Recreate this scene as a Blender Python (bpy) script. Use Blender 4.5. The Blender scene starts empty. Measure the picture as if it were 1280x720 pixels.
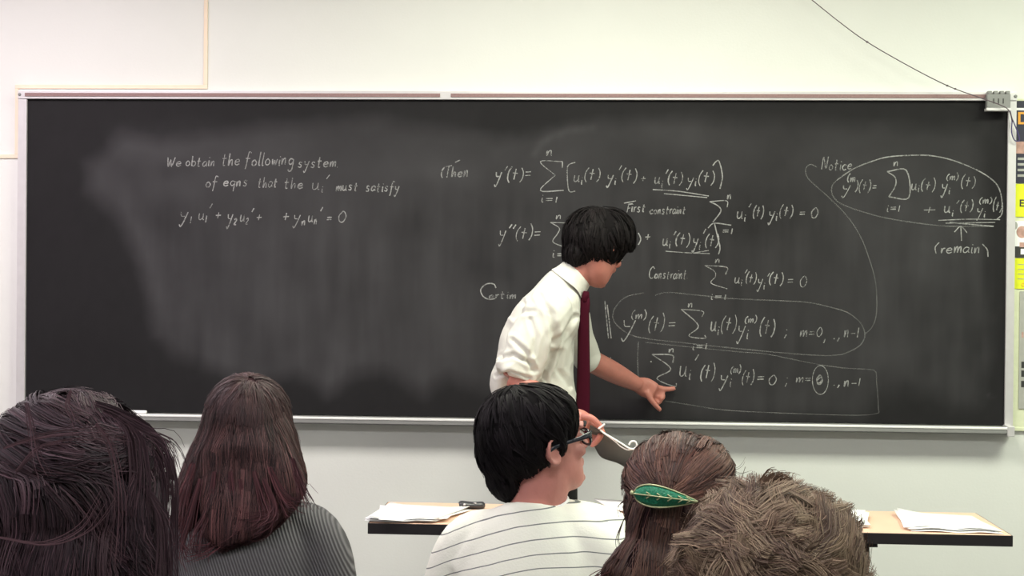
import bpy, bmesh, math, random
import numpy as np
from mathutils import Vector, Matrix, noise
from mathutils.bvhtree import BVHTree
random.seed(7); RNG = np.random.default_rng(7)
sc = bpy.context.scene
COL = sc.collection

# ------------------------------------------------------------------ camera
CAM = np.array([0.3351, -5.3255, 1.4496]); YAW, PITCH, ROLL, F = 0.0589, -0.0064, 0.0094, 1780.3
def cam_axes():
    f = np.array([-math.sin(YAW)*math.cos(PITCH), math.cos(YAW)*math.cos(PITCH), math.sin(PITCH)])
    r = np.cross(f, [0, 0, 1]); r /= np.linalg.norm(r); u = np.cross(r, f)
    return r*math.cos(ROLL)+u*math.sin(ROLL), -r*math.sin(ROLL)+u*math.cos(ROLL), f
CR, CU, CF = cam_axes()
cd = bpy.data.cameras.new('camera'); co = bpy.data.objects.new('camera', cd); COL.objects.link(co)
cd.sensor_width = 36; cd.lens = 36*F/1280; cd.clip_start = .05
co.matrix_world = Matrix(((CR[0], CU[0], -CF[0], CAM[0]), (CR[1], CU[1], -CF[1], CAM[1]), (CR[2], CU[2], -CF[2], CAM[2]), (0, 0, 0, 1)))
sc.camera = co
def W(px, py, Y):
    "survey helper: the point of the vertical plane y = Y that the photograph shows at (px, py)"
    d = CF + CR*((px-640)/F) - CU*((py-360)/F)
    return CAM + d*((Y-CAM[1])/d[1])
def WZ(px, py, Z):
    d = CF + CR*((px-640)/F) - CU*((py-360)/F)
    return CAM + d*((Z-CAM[2])/d[2])

# ------------------------------------------------------------------ world, lamps, exposure
wd = bpy.data.worlds.new('world'); sc.world = wd; wd.use_nodes = True
wd.node_tree.nodes['Background'].inputs[0].default_value = (.9, .92, 1, 1)
wd.node_tree.nodes['Background'].inputs[1].default_value = .03
vs = sc.view_settings; vs.view_transform = 'Standard'; vs.look = 'None'; vs.gamma = 1; vs.use_curve_mapping = False
vs.exposure = 0.04
LAMPS = [  # x, y, power, colour   (ceiling troffers)
    (-2.0, -1.5, 46, (1.0, .87, .93)), (0.35, -1.5, 46, (.99, 1.0, .83)), (2.7, -1.5, 56, (.94, 1.0, .80)),
    (-2.0, -4.3, 25, (1.0, .90, .97)), (0.35, -4.3, 27, (.99, 1.0, .95)), (2.7, -4.3, 27, (.95, 1.0, .86)),
]

# ------------------------------------------------------------------ helpers
def lin(c):
    return tuple(((v/255)/12.92 if v/255 <= .04045 else ((v/255+.055)/1.055)**2.4) for v in c)
def mat(name, rgb, rough=.6, var=.0, scale=8, bump=0., bscale=60, metal=0., spec=.5, sss=0., detail=3):
    m = bpy.data.materials.new(name); m.use_nodes = True; nt = m.node_tree; N = nt.nodes; L = nt.links
    b = N['Principled BSDF']; c = lin(rgb)
    b.inputs['Base Color'].default_value = (*c, 1); b.inputs['Roughness'].default_value = rough
    b.inputs['Metallic'].default_value = metal; b.inputs['Specular IOR Level'].default_value = spec
    tc = N.new('ShaderNodeTexCoord')
    if var > 0:
        n = N.new('ShaderNodeTexNoise'); n.inputs['Scale'].default_value = scale; n.inputs['Detail'].default_value = detail
        L.new(tc.outputs['Object'], n.inputs['Vector'])
        r = N.new('ShaderNodeMapRange'); r.inputs['From Min'].default_value = .3; r.inputs['From Max'].default_value = .7
        r.inputs['To Min'].default_value = 1-var; r.inputs['To Max'].default_value = 1+var
        L.new(n.outputs[0], r.inputs[0])
        x = N.new('ShaderNodeMix'); x.data_type = 'RGBA'; x.blend_type = 'MULTIPLY'; x.inputs[0].default_value = 1
        x.inputs[6].default_value = (*c, 1); L.new(r.outputs[0], x.inputs[7]); L.new(x.outputs[2], b.inputs['Base Color'])
    if bump > 0:
        n = N.new('ShaderNodeTexNoise'); n.inputs['Scale'].default_value = bscale; n.inputs['Detail'].default_value = 4
        L.new(tc.outputs['Object'], n.inputs['Vector'])
        bp = N.new('ShaderNodeBump'); bp.inputs['Strength'].default_value = bump; bp.inputs['Distance'].default_value = .01
        L.new(n.outputs[0], bp.inputs['Height']); L.new(bp.outputs[0], b.inputs['Normal'])
    if sss > 0:
        b.inputs['Subsurface Weight'].default_value = sss; b.inputs['Subsurface Radius'].default_value = (.01, .004, .002)
    return m
def attr_mat(name, rough, attr='Col', spec=.5, bump=0):
    m = bpy.data.materials.new(name); m.use_nodes = True; nt = m.node_tree
    b = nt.nodes['Principled BSDF']; a = nt.nodes.new('ShaderNodeAttribute'); a.attribute_name = attr
    nt.links.new(a.outputs['Color'], b.inputs['Base Color'])
    b.inputs['Roughness'].default_value = rough; b.inputs['Specular IOR Level'].default_value = spec
    return m

def link(name, me, m=None, parent=None, smooth=True):
    if m is not None:
        me.materials.clear(); me.materials.append(m)
    if smooth and len(me.polygons): me.polygons.foreach_set('use_smooth', [True]*len(me.polygons))
    o = bpy.data.objects.new(name, me); COL.objects.link(o)
    if parent is not None:
        o.parent = parent; o.matrix_parent_inverse = Matrix.Translation(-parent.location)
    return o
def empty(name, loc, label=None, cat=None, group=None, kind=None):
    o = bpy.data.objects.new(name, None); COL.objects.link(o); o.location = loc; o.empty_display_size = .05
    tag(o, label, cat, group, kind); return o
def tag(o, label=None, cat=None, group=None, kind=None):
    for k, v in (('label', label), ('category', cat), ('group', group), ('kind', kind)):
        if v: o[k] = v
    return o
def pyme(name, v, f):
    me = bpy.data.meshes.new(name); me.from_pydata([tuple(map(float, p)) for p in v], [], f); me.update(); return me
def box_bm(bm, lo, hi, bev=0):
    r = bmesh.ops.create_cube(bm, size=1); vv = r['verts']
    for v in vv:
        v.co = Vector([lo[i]+(v.co[i]+.5)*(hi[i]-lo[i]) for i in range(3)])
    if bev > 0:
        es = list({e for v in vv for e in v.link_edges}); bmesh.ops.bevel(bm, geom=es, offset=bev, segments=2, affect='EDGES', profile=.6)
def box(name, lo, hi, m, parent=None, bev=0, smooth=False):
    bm = bmesh.new(); box_bm(bm, lo, hi, bev); me = bpy.data.meshes.new(name); bm.to_mesh(me); bm.free()
    return link(name, me, m, parent, smooth)
def boxes(name, lst, m, parent=None, bev=0):
    bm = bmesh.new()
    for lo, hi in lst: box_bm(bm, lo, hi, bev)
    me = bpy.data.meshes.new(name); bm.to_mesh(me); bm.free(); return link(name, me, m, parent, False)
def nrm(v):
    v = np.asarray(v, float); return v/(np.linalg.norm(v)+1e-12)
def crom(P, sub=6):
    P = np.asarray(P, float); n = len(P)
    if n < 3:
        return np.array([P[0]+(P[-1]-P[0])*t for t in np.linspace(0, 1, max(2, sub))])
    out = []
    Q = np.vstack([2*P[0]-P[1], P, 2*P[-1]-P[-2]])
    for i in range(n-1):
        a, b, c, d = Q[i:i+4]
        for t in np.linspace(0, 1, sub, endpoint=False):
            out.append(.5*((2*b)+(c-a)*t+(2*a-5*b+4*c-d)*t*t+(3*b-a-3*c+d)*t**3))
    out.append(P[-1]); return np.array(out)

# pieces for the union sculptor: (verts, faces)
def ell(c, r, R=None, nu=20, nv=12):
    V = []; Fc = []
    for j in range(nv+1):
        ph = math.pi*j/nv
        for i in range(nu):
            th = 2*math.pi*i/nu; V.append((math.sin(ph)*math.cos(th)*r[0], math.sin(ph)*math.sin(th)*r[1], math.cos(ph)*r[2]))
    V = np.array(V)
    if R is not None: V = V @ np.asarray(R).T
    V = V+np.asarray(c)
    for j in range(nv):
        for i in range(nu):
            a = j*nu+i; b = j*nu+(i+1) % nu; Fc.append((a, a+nu, b+nu, b))
    return V, Fc
def loft(path, rads, A=(0, 1, 0), n=20, sub=5, cap=True):
    "closed tube; rads = [(ra along A, rb across)]"
    path = np.asarray(path, float); rads = np.array([(r, r) if np.isscalar(r) else r for r in rads], float)
    C = crom(path, sub); Rr = crom(rads, sub); m = len(C); V = []; Fc = []
    for k in range(m):
        t = nrm(C[min(k+1, m-1)]-C[max(k-1, 0)]); a = np.asarray(A, float); a = a-t*np.dot(a, t); a = nrm(a); b = np.cross(t, a)
        for i in range(n):
            th = 2*math.pi*i/n; V.append(C[k]+a*math.cos(th)*Rr[k][0]+b*math.sin(th)*Rr[k][1])
    for k in range(m-1):
        for i in range(n):
            p = k*n+i; q = k*n+(i+1) % n; Fc.append((p, q, q+n, p+n))
    if cap: Fc.append(tuple(range(n-1, -1, -1))); Fc.append(tuple((m-1)*n+i for i in range(n)))
    return np.array(V), Fc
def tube_me(name, P, r, n=8, sub=5):
    v, f = loft(P, [r]*len(P) if np.isscalar(r) else r, (.1, .2, 1.), n, sub); return pyme(name, v, f)
def ring_rows(rows, n=28):
    V = []; Fc = []
    for z, fr, bk, hw, ex in rows:
        cy = (fr+bk)/2; ry = (fr-bk)/2
        for i in range(n):
            th = 2*math.pi*i/n; c, s = math.cos(th), math.sin(th)
            V.append((hw*math.copysign(abs(c)**ex, c), cy+ry*math.copysign(abs(s)**ex, s), z))
    m = len(rows)
    for k in range(m-1):
        for i in range(n):
            p = k*n+i; q = k*n+(i+1) % n; Fc.append((p, q, q+n, p+n))
    Fc.append(tuple(range(n-1, -1, -1))); Fc.append(tuple((m-1)*n+i for i in range(n)))
    return np.array(V), Fc
def union(name, pieces, voxel, smooth=2, factor=.5, disp=None):
    V = []; Fc = []; o = 0
    for v, f in pieces:
        V.append(v); Fc += [tuple(i+o for i in q) for q in f]; o += len(v)
    me = pyme('tmp', np.vstack(V), Fc)
    bm = bmesh.new(); bm.from_mesh(me); bmesh.ops.remove_doubles(bm, verts=bm.verts, dist=1e-6)
    bmesh.ops.recalc_face_normals(bm, faces=bm.faces); bm.to_mesh(me); bm.free()
    ob = bpy.data.objects.new('tmp', me); COL.objects.link(ob)
    r = ob.modifiers.new('r', 'REMESH'); r.mode = 'VOXEL'; r.voxel_size = voxel
    if smooth:
        s = ob.modifiers.new('s', 'SMOOTH'); s.iterations = smooth; s.factor = factor
    bpy.context.view_layer.update(); dg = bpy.context.evaluated_depsgraph_get()
    out = bpy.data.meshes.new_from_object(ob.evaluated_get(dg)); out.name = name
    bpy.data.objects.remove(ob); bpy.data.meshes.remove(me)
    if disp is not None:
        n = len(out.vertices); co_ = np.empty(n*3); out.vertices.foreach_get('co', co_); co_ = co_.reshape(-1, 3)
        nn = np.empty(n*3); out.vertex_normals.foreach_get('vector', nn); nn = nn.reshape(-1, 3)
        d = np.array([disp(p) for p in co_]); co_ += nn*d[:, None]; out.vertices.foreach_set('co', co_.ravel()); out.update()
    return out
def folds(amp, sc_=(9, 9, 5), seed=0):
    def f(p):
        q = Vector((p[0]*sc_[0]+seed, p[1]*sc_[1], p[2]*sc_[2]))
        w = noise.noise(q)+.5*noise.noise(q*2.3)
        return amp*(1-abs(w)*3.0)*.6
    return f

# ------------------------------------------------------------------ head sculpt (local: x right, y forward, z up)
def frame(theta, phi, roll=0):
    f = np.array([math.cos(theta)*math.cos(phi), math.sin(theta)*math.cos(phi), math.sin(phi)])
    r = nrm(np.cross(f, [0, 0, 1])); u = np.cross(r, f)
    r2 = r*math.cos(roll)+u*math.sin(roll); u2 = -r*math.sin(roll)+u*math.cos(roll)
    return np.stack([r2, f, u2], 1)      # columns
def head_pieces(c, R, s=(1, 1, 1), ears=True):
    P = []
    rows = [(-.118, .070, .035, .018, 1), (-.110, .082, .01, .034, .95), (-.095, .087, -.015, .046, .9), (-.075, .086, -.04, .055, .9),
            (-.055, .086, -.058, .060, .92), (-.03, .085, -.074, .065, .95), (-.005, .083, -.086, .070, .97), (.018, .080, -.094, .072, 1),
            (.038, .086, -.098, .074, 1), (.062, .084, -.098, .075, 1), (.085, .073, -.089, .069, 1), (.103, .054, -.07, .055, 1),
            (.115, .028, -.045, .034, 1), (.12, .0, -.02, .012, 1)]
    P.append(ring_rows(rows))
    P.append(loft([(0, .082, .03), (0, .094, .005), (0, .104, -.018), (0, .098, -.028)], [(.007, .007), (.008, .008), (.011, .010), (.008, .006)], (1, 0, 0), 12))
    for sx in (-1, 1):
        P.append(ell((sx*.011, .093, -.022), (.007, .009, .007)))
        P.append(ell((sx*.031, .074, .012), (.015, .012, .011)))           # lid
        P.append(loft([(sx*.010, .086, .034), (sx*.03, .086, .040), (sx*.05, .074, .034)], [.006, .007, .005], (0, 0, 1), 10))
        P.append(ell((sx*.043, .062, -.02), (.018, .018, .016)))           # cheek
        if ears:
            e = [(sx*(.076+.010*math.sin(a)*0+.006*(1+math.cos(a))), -.012-.016*math.cos(a), .004+.030*math.sin(a)) for a in np.linspace(-2.4, 2.4, 11)]
            e = [(sx*(.074+.014*(1 if True else 0)*(.5+.5*math.cos(a))), -.008-.017*math.cos(a), .002+.030*math.sin(a)) for a in np.linspace(-2.6, 2.6, 13)]
            P.append(loft(e, [.0045]*len(e), (1, 0, 0), 8, 2))
            P.append(ell((sx*.075, -.012, -.002), (.006, .014, .024)))
            P.append(ell((sx*.075, .004, .000), (.006, .004, .006)))
            P.append(ell((sx*.074, -.002, -.026), (.006, .008, .009)))
    P.append(ell((0, .088, -.052), (.021, .008, .0055))); P.append(ell((0, .087, -.063), (.018, .008, .0060)))
    P.append(ell((0, .082, -.095), (.020, .012, .014)))
    return [((v*np.array(s)) @ R.T + np.asarray(c), f) for v, f in P]
def loc2w(c, R, p, s=(1, 1, 1)): return (np.array(p)*np.array(s)) @ R.T + np.asarray(c)
def eyes(parent, c, R, s):
    for sx in (-1, 1):
        v, f = ell(loc2w(c, R, (sx*.031, .077, .012), s), (.0115,)*3, None, 14, 10); e = link('eye', pyme('eye', v, f), M['eye'], parent)
        v, f = ell(loc2w(c, R, (sx*.032, .0865, .012), s), (.0045,)*3, None, 10, 8); link('iris', pyme('iris', v, f), M['iris'], e)

def finger(base, pts, r0, r1):
    return loft([base]+list(pts), list(np.linspace(r0, r1, len(pts)+1)), (0, 0, 1), 10, 3)

# ------------------------------------------------------------------ hair
def ribbons(name, P, Nn, w0, w1, cols, m, parent):
    "P (K,S,3) paths, Nn (K,S,3) outward normals, cols (K,3)"
    K, S, _ = P.shape
    T = np.gradient(P, axis=1); T /= np.linalg.norm(T, axis=2, keepdims=True)+1e-9
    B = np.cross(T, Nn); B /= np.linalg.norm(B, axis=2, keepdims=True)+1e-9
    t = np.linspace(0, 1, S)[None, :, None]; wv = (w0*(1-t**2)+w1*t**2)*(.7+.6*RNG.random((K, 1, 1)))
    L_ = P-B*wv; R_ = P+B*wv
    V = np.stack([L_, R_], 2).reshape(-1, 3)
    base = (np.arange(K)[:, None]*S+np.arange(S-1)[None, :])*2
    Q = np.stack([base, base+1, base+3, base+2], -1).reshape(-1, 4)
    me = bpy.data.meshes.new(name); me.vertices.add(len(V)); me.vertices.foreach_set('co', V.ravel())
    me.loops.add(Q.size); me.loops.foreach_set('vertex_index', Q.ravel().astype(np.int32))
    me.polygons.add(len(Q)); me.polygons.foreach_set('loop_start', (np.arange(len(Q))*4).astype(np.int32))
    me.update(calc_edges=True)
    ca = me.color_attributes.new('Col', 'FLOAT_COLOR', 'POINT')
    if cols.ndim == 2: cols = np.repeat(cols[:, None, :], S, 1)
    cc = np.ones((K, S, 2, 4)); cc[..., :3] = cols[:, :, None, :]; ca.data.foreach_set('color', cc.ravel())
    return link(name, me, m, parent)
def bvh_of(me):
    return BVHTree.FromPolygons([v.co for v in me.vertices], [tuple(p.vertices) for p in me.polygons])
def seeds_on(me, n, keep=None):
    me.calc_loop_triangles(); tr = np.empty(len(me.loop_triangles)*3, np.int32); me.loop_triangles.foreach_get('vertices', tr); tr = tr.reshape(-1, 3)
    co_ = np.empty(len(me.vertices)*3); me.vertices.foreach_get('co', co_); co_ = co_.reshape(-1, 3)
    a, b, c = co_[tr[:, 0]], co_[tr[:, 1]], co_[tr[:, 2]]; ar = np.linalg.norm(np.cross(b-a, c-a), axis=1); ar /= ar.sum()
    out = []
    while len(out) < n:
        k = RNG.choice(len(ar), p=ar); u, v = RNG.random(2)
        if u+v > 1: u, v = 1-u, 1-v
        p = a[k]+(b[k]-a[k])*u+(c[k]-a[k])*v
        if keep is None or keep(p): out.append(p)
    return out
def guides(me, n, flow, length, steps=9, lift=(.001, .004), tip=.004, keep=None, wob=.25, lvar=.3):
    bv = bvh_of(me); G = []; NN = []
    for p in seeds_on(me, n, keep):
        L_ = length*(1+lvar*(RNG.random()*2-1)); st = L_/steps; path = []; ns = []
        h = lift[0]+(lift[1]-lift[0])*RNG.random(); tp = tip*RNG.random()
        w = Vector(RNG.normal(size=3)*wob)
        q = Vector(p); prev = None
        for k in range(steps+1):
            loc, nr, _, _ = bv.find_nearest(q)
            if loc is None: break
            t = k/steps; path.append(tuple(loc+nr*(h*min(1, .3+2*t)+tp*t*t))); ns.append(tuple(nr))
            d = Vector(flow(np.array(loc), np.array(nr)))+w
            d = d-nr*d.dot(nr)
            if d.length < 1e-6: d = prev or Vector((0, 0, -1))
            d.normalize()
            if prev: d = (d*.5+prev*.5); d.normalize()
            prev = d; q = loc+d*st
        if len(path) == steps+1: G.append(path); NN.append(ns)
    return np.array(G), np.array(NN)
def fleshed(G, NN, K, spread, clump=.6, thick=.003):
    M_, S, _ = G.shape; t = np.linspace(0, 1, S)[None, None, :, None]
    T = np.gradient(G, axis=1); T /= np.linalg.norm(T, axis=2, keepdims=True)+1e-9
    B = np.cross(T, NN)
    r1 = RNG.normal(size=(M_, K, 1, 1))*spread; r2 = RNG.random((M_, K, 1, 1))*thick; sl = RNG.normal(size=(M_, K, 1, 1))*spread*.7
    P = G[:, None]+B[:, None]*(r1*(1-clump*t)+sl*t*(1-clump))+NN[:, None]*r2
    N2 = np.repeat(NN[:, None], K, 1)+RNG.normal(size=(M_, K, 1, 3))*.25
    return P.reshape(-1, S, 3), N2.reshape(-1, S, 3)
def palette(n, K, pal, jit=.15):
    pal = np.array([lin(c) for c in pal]); g = pal[RNG.integers(0, len(pal), n)]; m = pal[RNG.integers(0, len(pal), n*K)]
    c = np.repeat(g, K, 0)*.5+m*.5; return c*(1+jit*RNG.normal(size=(n*K, 1))).clip(.4, 1.8)

# ------------------------------------------------------------------ materials
M = {}
M['wall'] = mat('wall_paint', (232, 233, 230), .75, .015, 3, .05, 120)
M['ceil'] = mat('ceiling_tile', (225, 225, 220), .9, .04, 40)
M['floor'] = mat('floor_vinyl', (70, 68, 66), .4, .1, 12)
M['alu'] = mat('aluminium_trim', (216, 213, 216), .4, .03, 30, metal=.35)
M['alu_dark'] = mat('aluminium_shade', (136, 136, 136), .5, .03, 30, metal=.1)  # carries the tray's painted shade; plain grey metal on hook and screws
M['cork'] = mat('cork_strip', (150, 122, 122), .9, .12, 160)
M['peach'] = mat('peach_strip', (246, 226, 204), .6, .03, 20)
M['skin'] = mat('skin', (188, 122, 110), .5, .06, 30, .05, 200, sss=.12)
M['skin2'] = mat('skin_fair', (194, 130, 122), .5, .06, 30, .05, 200, sss=.12)
M['eye'] = mat('eye_white', (225, 220, 215), .2); M['iris'] = mat('eye_dark', (30, 20, 16), .15)
M['shirt'] = mat('white_shirt_cotton', (214, 213, 206), .85, .02, 20, .12, 300)
M['tie'] = mat('dark_red_silk', (62, 5, 27), .8, .06, 60, spec=.15)
M['trouser'] = mat('black_trousers', (26, 24, 26), .9, .1, 30)
M['leather'] = mat('black_leather', (22, 20, 20), .35)
M['paper'] = mat('paper', (245, 245, 246), .8, .01, 20)
M['black'] = mat('black_edge', (34, 30, 34), .5, .08, 30)
M['laminate'] = mat('peach_laminate', (224, 188, 166), .5, .04, 9)
M['device'] = mat('dark_plastic', (58, 58, 62), .3)
M['chrome'] = mat('silver_plastic', (200, 195, 198), .25, metal=.5)
M['navy'] = mat('navy_print', (44, 44, 62), .6, .1, 30)
M['orange'] = mat('orange_print', (235, 165, 60), .6); M['yellow'] = mat('yellow_print', (226, 232, 40), .6, .03, 30)
M['ink'] = mat('dark_ink', (50, 50, 50), .6); M['greyprint'] = mat('grey_print', (170, 170, 165), .6, .05, 40)
M['pinkprint'] = mat('pink_print', (190, 150, 140), .6, .2, 60)
M['board_cream'] = mat('bulletin_cream', (222, 226, 196), .8, .04, 50)
M['pin'] = mat('string_purple', (70, 58, 110), .7); M['string'] = mat('string_grey', (95, 80, 90), .8)
M['hair'] = attr_mat('hair_strands', .55, spec=.25)
M['hair_black'] = attr_mat('hair_strands_black', .6, spec=.1)
M['hair_soft'] = attr_mat('hair_strands_matte', .6, spec=.25)
M['glass_frame'] = mat('dark_blue_acetate', (34, 36, 48), .2)
M['green'] = mat('green_enamel', (28, 128, 96), .45, .3, 420, .3, 300)
M['gold'] = mat('pale_gold_wire', (188, 190, 150), .35, metal=.4)
M['plum'] = mat('plum_knit', (78, 50, 60), .9, .1, 40); M['greyshirt'] = mat('grey_cotton', (110, 108, 112), .9, .1, 40)
M['darktop'] = mat('dark_knit', (45, 38, 45), .9, .1, 40); M['denim'] = mat('blue_denim', (52, 62, 88), .9, .15, 80)

def glass_mat():
    m = bpy.data.materials.new('spectacle_glass'); m.use_nodes = True; nt = m.node_tree; N = nt.nodes; b = N['Principled BSDF']
    b.inputs['Transmission Weight'].default_value = 1; b.inputs['Roughness'].default_value = .02; b.inputs['IOR'].default_value = 1.05
    return m
M['lens'] = glass_mat()
def chalk_mat(name, rgb, cover):
    m = bpy.data.materials.new(name); m.use_nodes = True; nt = m.node_tree; N = nt.nodes; L = nt.links; b = N['Principled BSDF']
    b.inputs['Base Color'].default_value = (*lin(rgb), 1); b.inputs['Roughness'].default_value = .95; b.inputs['Specular IOR Level'].default_value = 0
    tc = N.new('ShaderNodeTexCoord'); n = N.new('ShaderNodeTexNoise'); n.inputs['Scale'].default_value = 130; n.inputs['Detail'].default_value = 4
    n2 = N.new('ShaderNodeTexNoise'); n2.inputs['Scale'].default_value = 22
    L.new(tc.outputs['Object'], n.inputs['Vector']); L.new(tc.outputs['Object'], n2.inputs['Vector'])
    a = N.new('ShaderNodeMath'); a.operation = 'ADD'; L.new(n.outputs[0], a.inputs[0]); L.new(n2.outputs[0], a.inputs[1])
    r = N.new('ShaderNodeMapRange'); r.inputs['From Min'].default_value = .75; r.inputs['From Max'].default_value = 1.2
    r.inputs['To Min'].default_value = cover*.45; r.inputs['To Max'].default_value = min(1, cover*1.25); L.new(a.outputs[0], r.inputs[0])
    L.new(r.outputs[0], b.inputs['Alpha']); return m
M['chalk'] = chalk_mat('chalk_line', (172, 172, 172), .72); M['chalk_faint'] = chalk_mat('chalk_line_faint', (140, 140, 140), .4)
def stripe_mat():
    m = mat('striped_cotton', (232, 234, 222), .85, .0, 20, .1, 250); nt = m.node_tree; N = nt.nodes; L = nt.links; b = N['Principled BSDF']
    tc = N.new('ShaderNodeTexCoord'); sp = N.new('ShaderNodeSeparateXYZ'); L.new(tc.outputs['Object'], sp.inputs[0])
    def mth(op, a, b_, c=None):
        x = N.new('ShaderNodeMath'); x.operation = op
        for i, s in enumerate((a, b_)):
            if s is None: continue
            if isinstance(s, (int, float)): x.inputs[i].default_value = s
            else: L.new(s, x.inputs[i])
        return x.outputs[0]
    x = mth('SUBTRACT', sp.outputs[0], STUDENT_X); x2 = mth('MULTIPLY', x, x); droop = mth('MULTIPLY', x2, .95)
    tilt = mth('MULTIPLY', x, .0)
    z = mth('ADD', mth('ADD', sp.outputs[2], droop), tilt)
    n = N.new('ShaderNodeTexNoise'); n.inputs['Scale'].default_value = 7; L.new(tc.outputs['Object'], n.inputs['Vector'])
    z = mth('ADD', z, mth('MULTIPLY', n.outputs[0], .012))
    fr = mth('FRACT', mth('MULTIPLY', z, 1/.0265), None); ln = mth('LESS_THAN', fr, .075)
    mx = N.new('ShaderNodeMix'); mx.data_type = 'RGBA'; mx.inputs[6].default_value = (*lin((244, 244, 234)), 1); mx.inputs[7].default_value = (*lin((120, 124, 124)), 1)
    L.new(ln, mx.inputs[0]); L.new(mx.outputs[2], b.inputs['Base Color']); return m
def rib_mat():
    m = mat('grey_ribbed_knit', (116, 112, 116), .9, .0); nt = m.node_tree; N = nt.nodes; L = nt.links; b = N['Principled BSDF']
    tc = N.new('ShaderNodeTexCoord'); mp = N.new('ShaderNodeMapping'); mp.inputs['Rotation'].default_value = (0, math.radians(24), 0)
    L.new(tc.outputs['Object'], mp.inputs[0]); w = N.new('ShaderNodeTexWave'); w.inputs['Scale'].default_value = 54
    w.inputs['Distortion'].default_value = .6; w.inputs['Detail'].default_value = 1; L.new(mp.outputs[0], w.inputs[0])
    mx = N.new('ShaderNodeMix'); mx.data_type = 'RGBA'; mx.inputs[6].default_value = (*lin((70, 68, 72)), 1); mx.inputs[7].default_value = (*lin((112, 109, 113)), 1)
    L.new(w.outputs[1], mx.inputs[0]); L.new(mx.outputs[2], b.inputs['Base Color'])
    bp = N.new('ShaderNodeBump'); bp.inputs['Strength'].default_value = .6; bp.inputs['Distance'].default_value = .004
    L.new(w.outputs[1], bp.inputs['Height']); L.new(bp.outputs[0], b.inputs['Normal']); return m

# ------------------------------------------------------------------ room shell
XL, XR, YB, ZC = -3.6, 4.6, -8.2, 3.0
def struct(name, lo, hi, m): return tag(box(name, lo, hi, m), kind='structure')
struct('floor', (XL, YB, -.1), (XR, .1, 0), M['floor'])
struct('ceiling', (XL, YB, ZC), (XR, .1, ZC+.1), M['ceil'])
struct('wall_front', (XL, 0, 0), (XR, .1, ZC), M['wall'])
struct('wall_back', (XL, YB-.1, 0), (XR, YB, ZC), M['wall'])
struct('wall_left', (XL-.1, YB, 0), (XL, .1, ZC), M['wall'])
struct('wall_right', (XR, YB, 0), (XR+.1, .1, ZC), M['wall'])
struct('baseboard_front', (XL, -.012, 0), (XR, 0, .1), M['black'])
# pale strips on the front wall
def wz(px, py): p = W(px, py, 0); return p[0], p[2]
xv, _ = wz(257.5, 50); x_l, z_h = wz(22, 107.0); _, z_h2 = wz(257, 109.5); zh = (z_h+z_h2)/2-.001; _, z_s = wz(10, 195.5); tw = .0075
def trim(name, x0, x1, z0, z1): tag(box(name, (x0, -.006, z0), (x1, 0, z1), M['peach'], None, .0015), kind='structure')
trim('trim_1', xv-tw, xv+tw, zh+tw, ZC)
trim('trim_2', x_l-tw, xv+tw, zh-tw, zh+tw)
trim('trim_3', x_l-tw, x_l+tw, z_s+tw, zh-tw)
trim('trim_4', XL, x_l+tw, z_s-tw, z_s+tw)

# ceiling lamps
for x, y, pw, colr in LAMPS:
    t = empty('ceiling_light', (x, y, ZC), 'fluorescent ceiling troffer %s on the %s side' % ('above the front table' if y > -2 else 'above the audience', {-2.0: 'left', .35: 'middle', 2.7: 'right'}[x]), 'ceiling light', 'fluorescent troffers in the ceiling')
    boxes('housing', [((x-.62, y-.32, ZC-.05), (x+.62, y-.30, ZC)), ((x-.62, y+.30, ZC-.05), (x+.62, y+.32, ZC)),
                      ((x-.62, y-.30, ZC-.05), (x-.60, y+.30, ZC)), ((x+.60, y-.30, ZC-.05), (x+.62, y+.30, ZC))], M['alu'], t)
    em = bpy.data.materials.new('lamp_diffuser'); em.use_nodes = True; b = em.node_tree.nodes['Principled BSDF']
    b.inputs['Emission Color'].default_value = (*colr, 1); b.inputs['Emission Strength'].default_value = 4
    box('diffuser', (x-.6, y-.30, ZC-.02), (x+.6, y+.30, ZC-.012), em, t)
    ld = bpy.data.lights.new('tube_light', 'AREA'); ld.shape = 'RECTANGLE'; ld.size = 1.2; ld.size_y = .6; ld.energy = pw; ld.color = colr
    lo = bpy.data.objects.new('tube_light', ld); COL.objects.link(lo); lo.parent = t; lo.location = (0, 0, -.06)

# ------------------------------------------------------------------ blackboard
BW = 1.83; BZ0, BZ1 = .9313, 2.1162
bb = empty('blackboard', (0, 0, BZ0), 'long wall-mounted blackboard with aluminium frame covered in chalk equations', 'blackboard')
# writing surface: fine grid carrying the chalk dust as a colour attribute
nx, nz = 330, 108
X = np.linspace(-BW, BW, nx); Z = np.linspace(BZ0, BZ1, nz)
def topx(x, z):
    d = np.stack([x, np.full_like(x, -.02), z], -1)-CAM; k = d @ CF; return 640+F*(d @ CR)/k, 360-F*(d @ CU)/k
XX, ZZ = np.meshgrid(X, Z); PX, PY = topx(XX, ZZ)
def vnoise(u, v, seed):
    r = np.random.default_rng(seed); g = r.random((64, 64)); u = u % 63; v = v % 63
    i = u.astype(int); j = v.astype(int); fu = u-i; fv = v-j; fu = fu*fu*(3-2*fu); fv = fv*fv*(3-2*fv)
    return (g[j, i]*(1-fu)+g[j, i+1]*fu)*(1-fv)+(g[j+1, i]*(1-fu)+g[j+1, i+1]*fu)*fv
def fb(u, v, seed): return (vnoise(u, v, seed)+.5*vnoise(u*2.1, v*2.1, seed+1)+.25*vnoise(u*4.3, v*4.3, seed+2))/1.75
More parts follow.
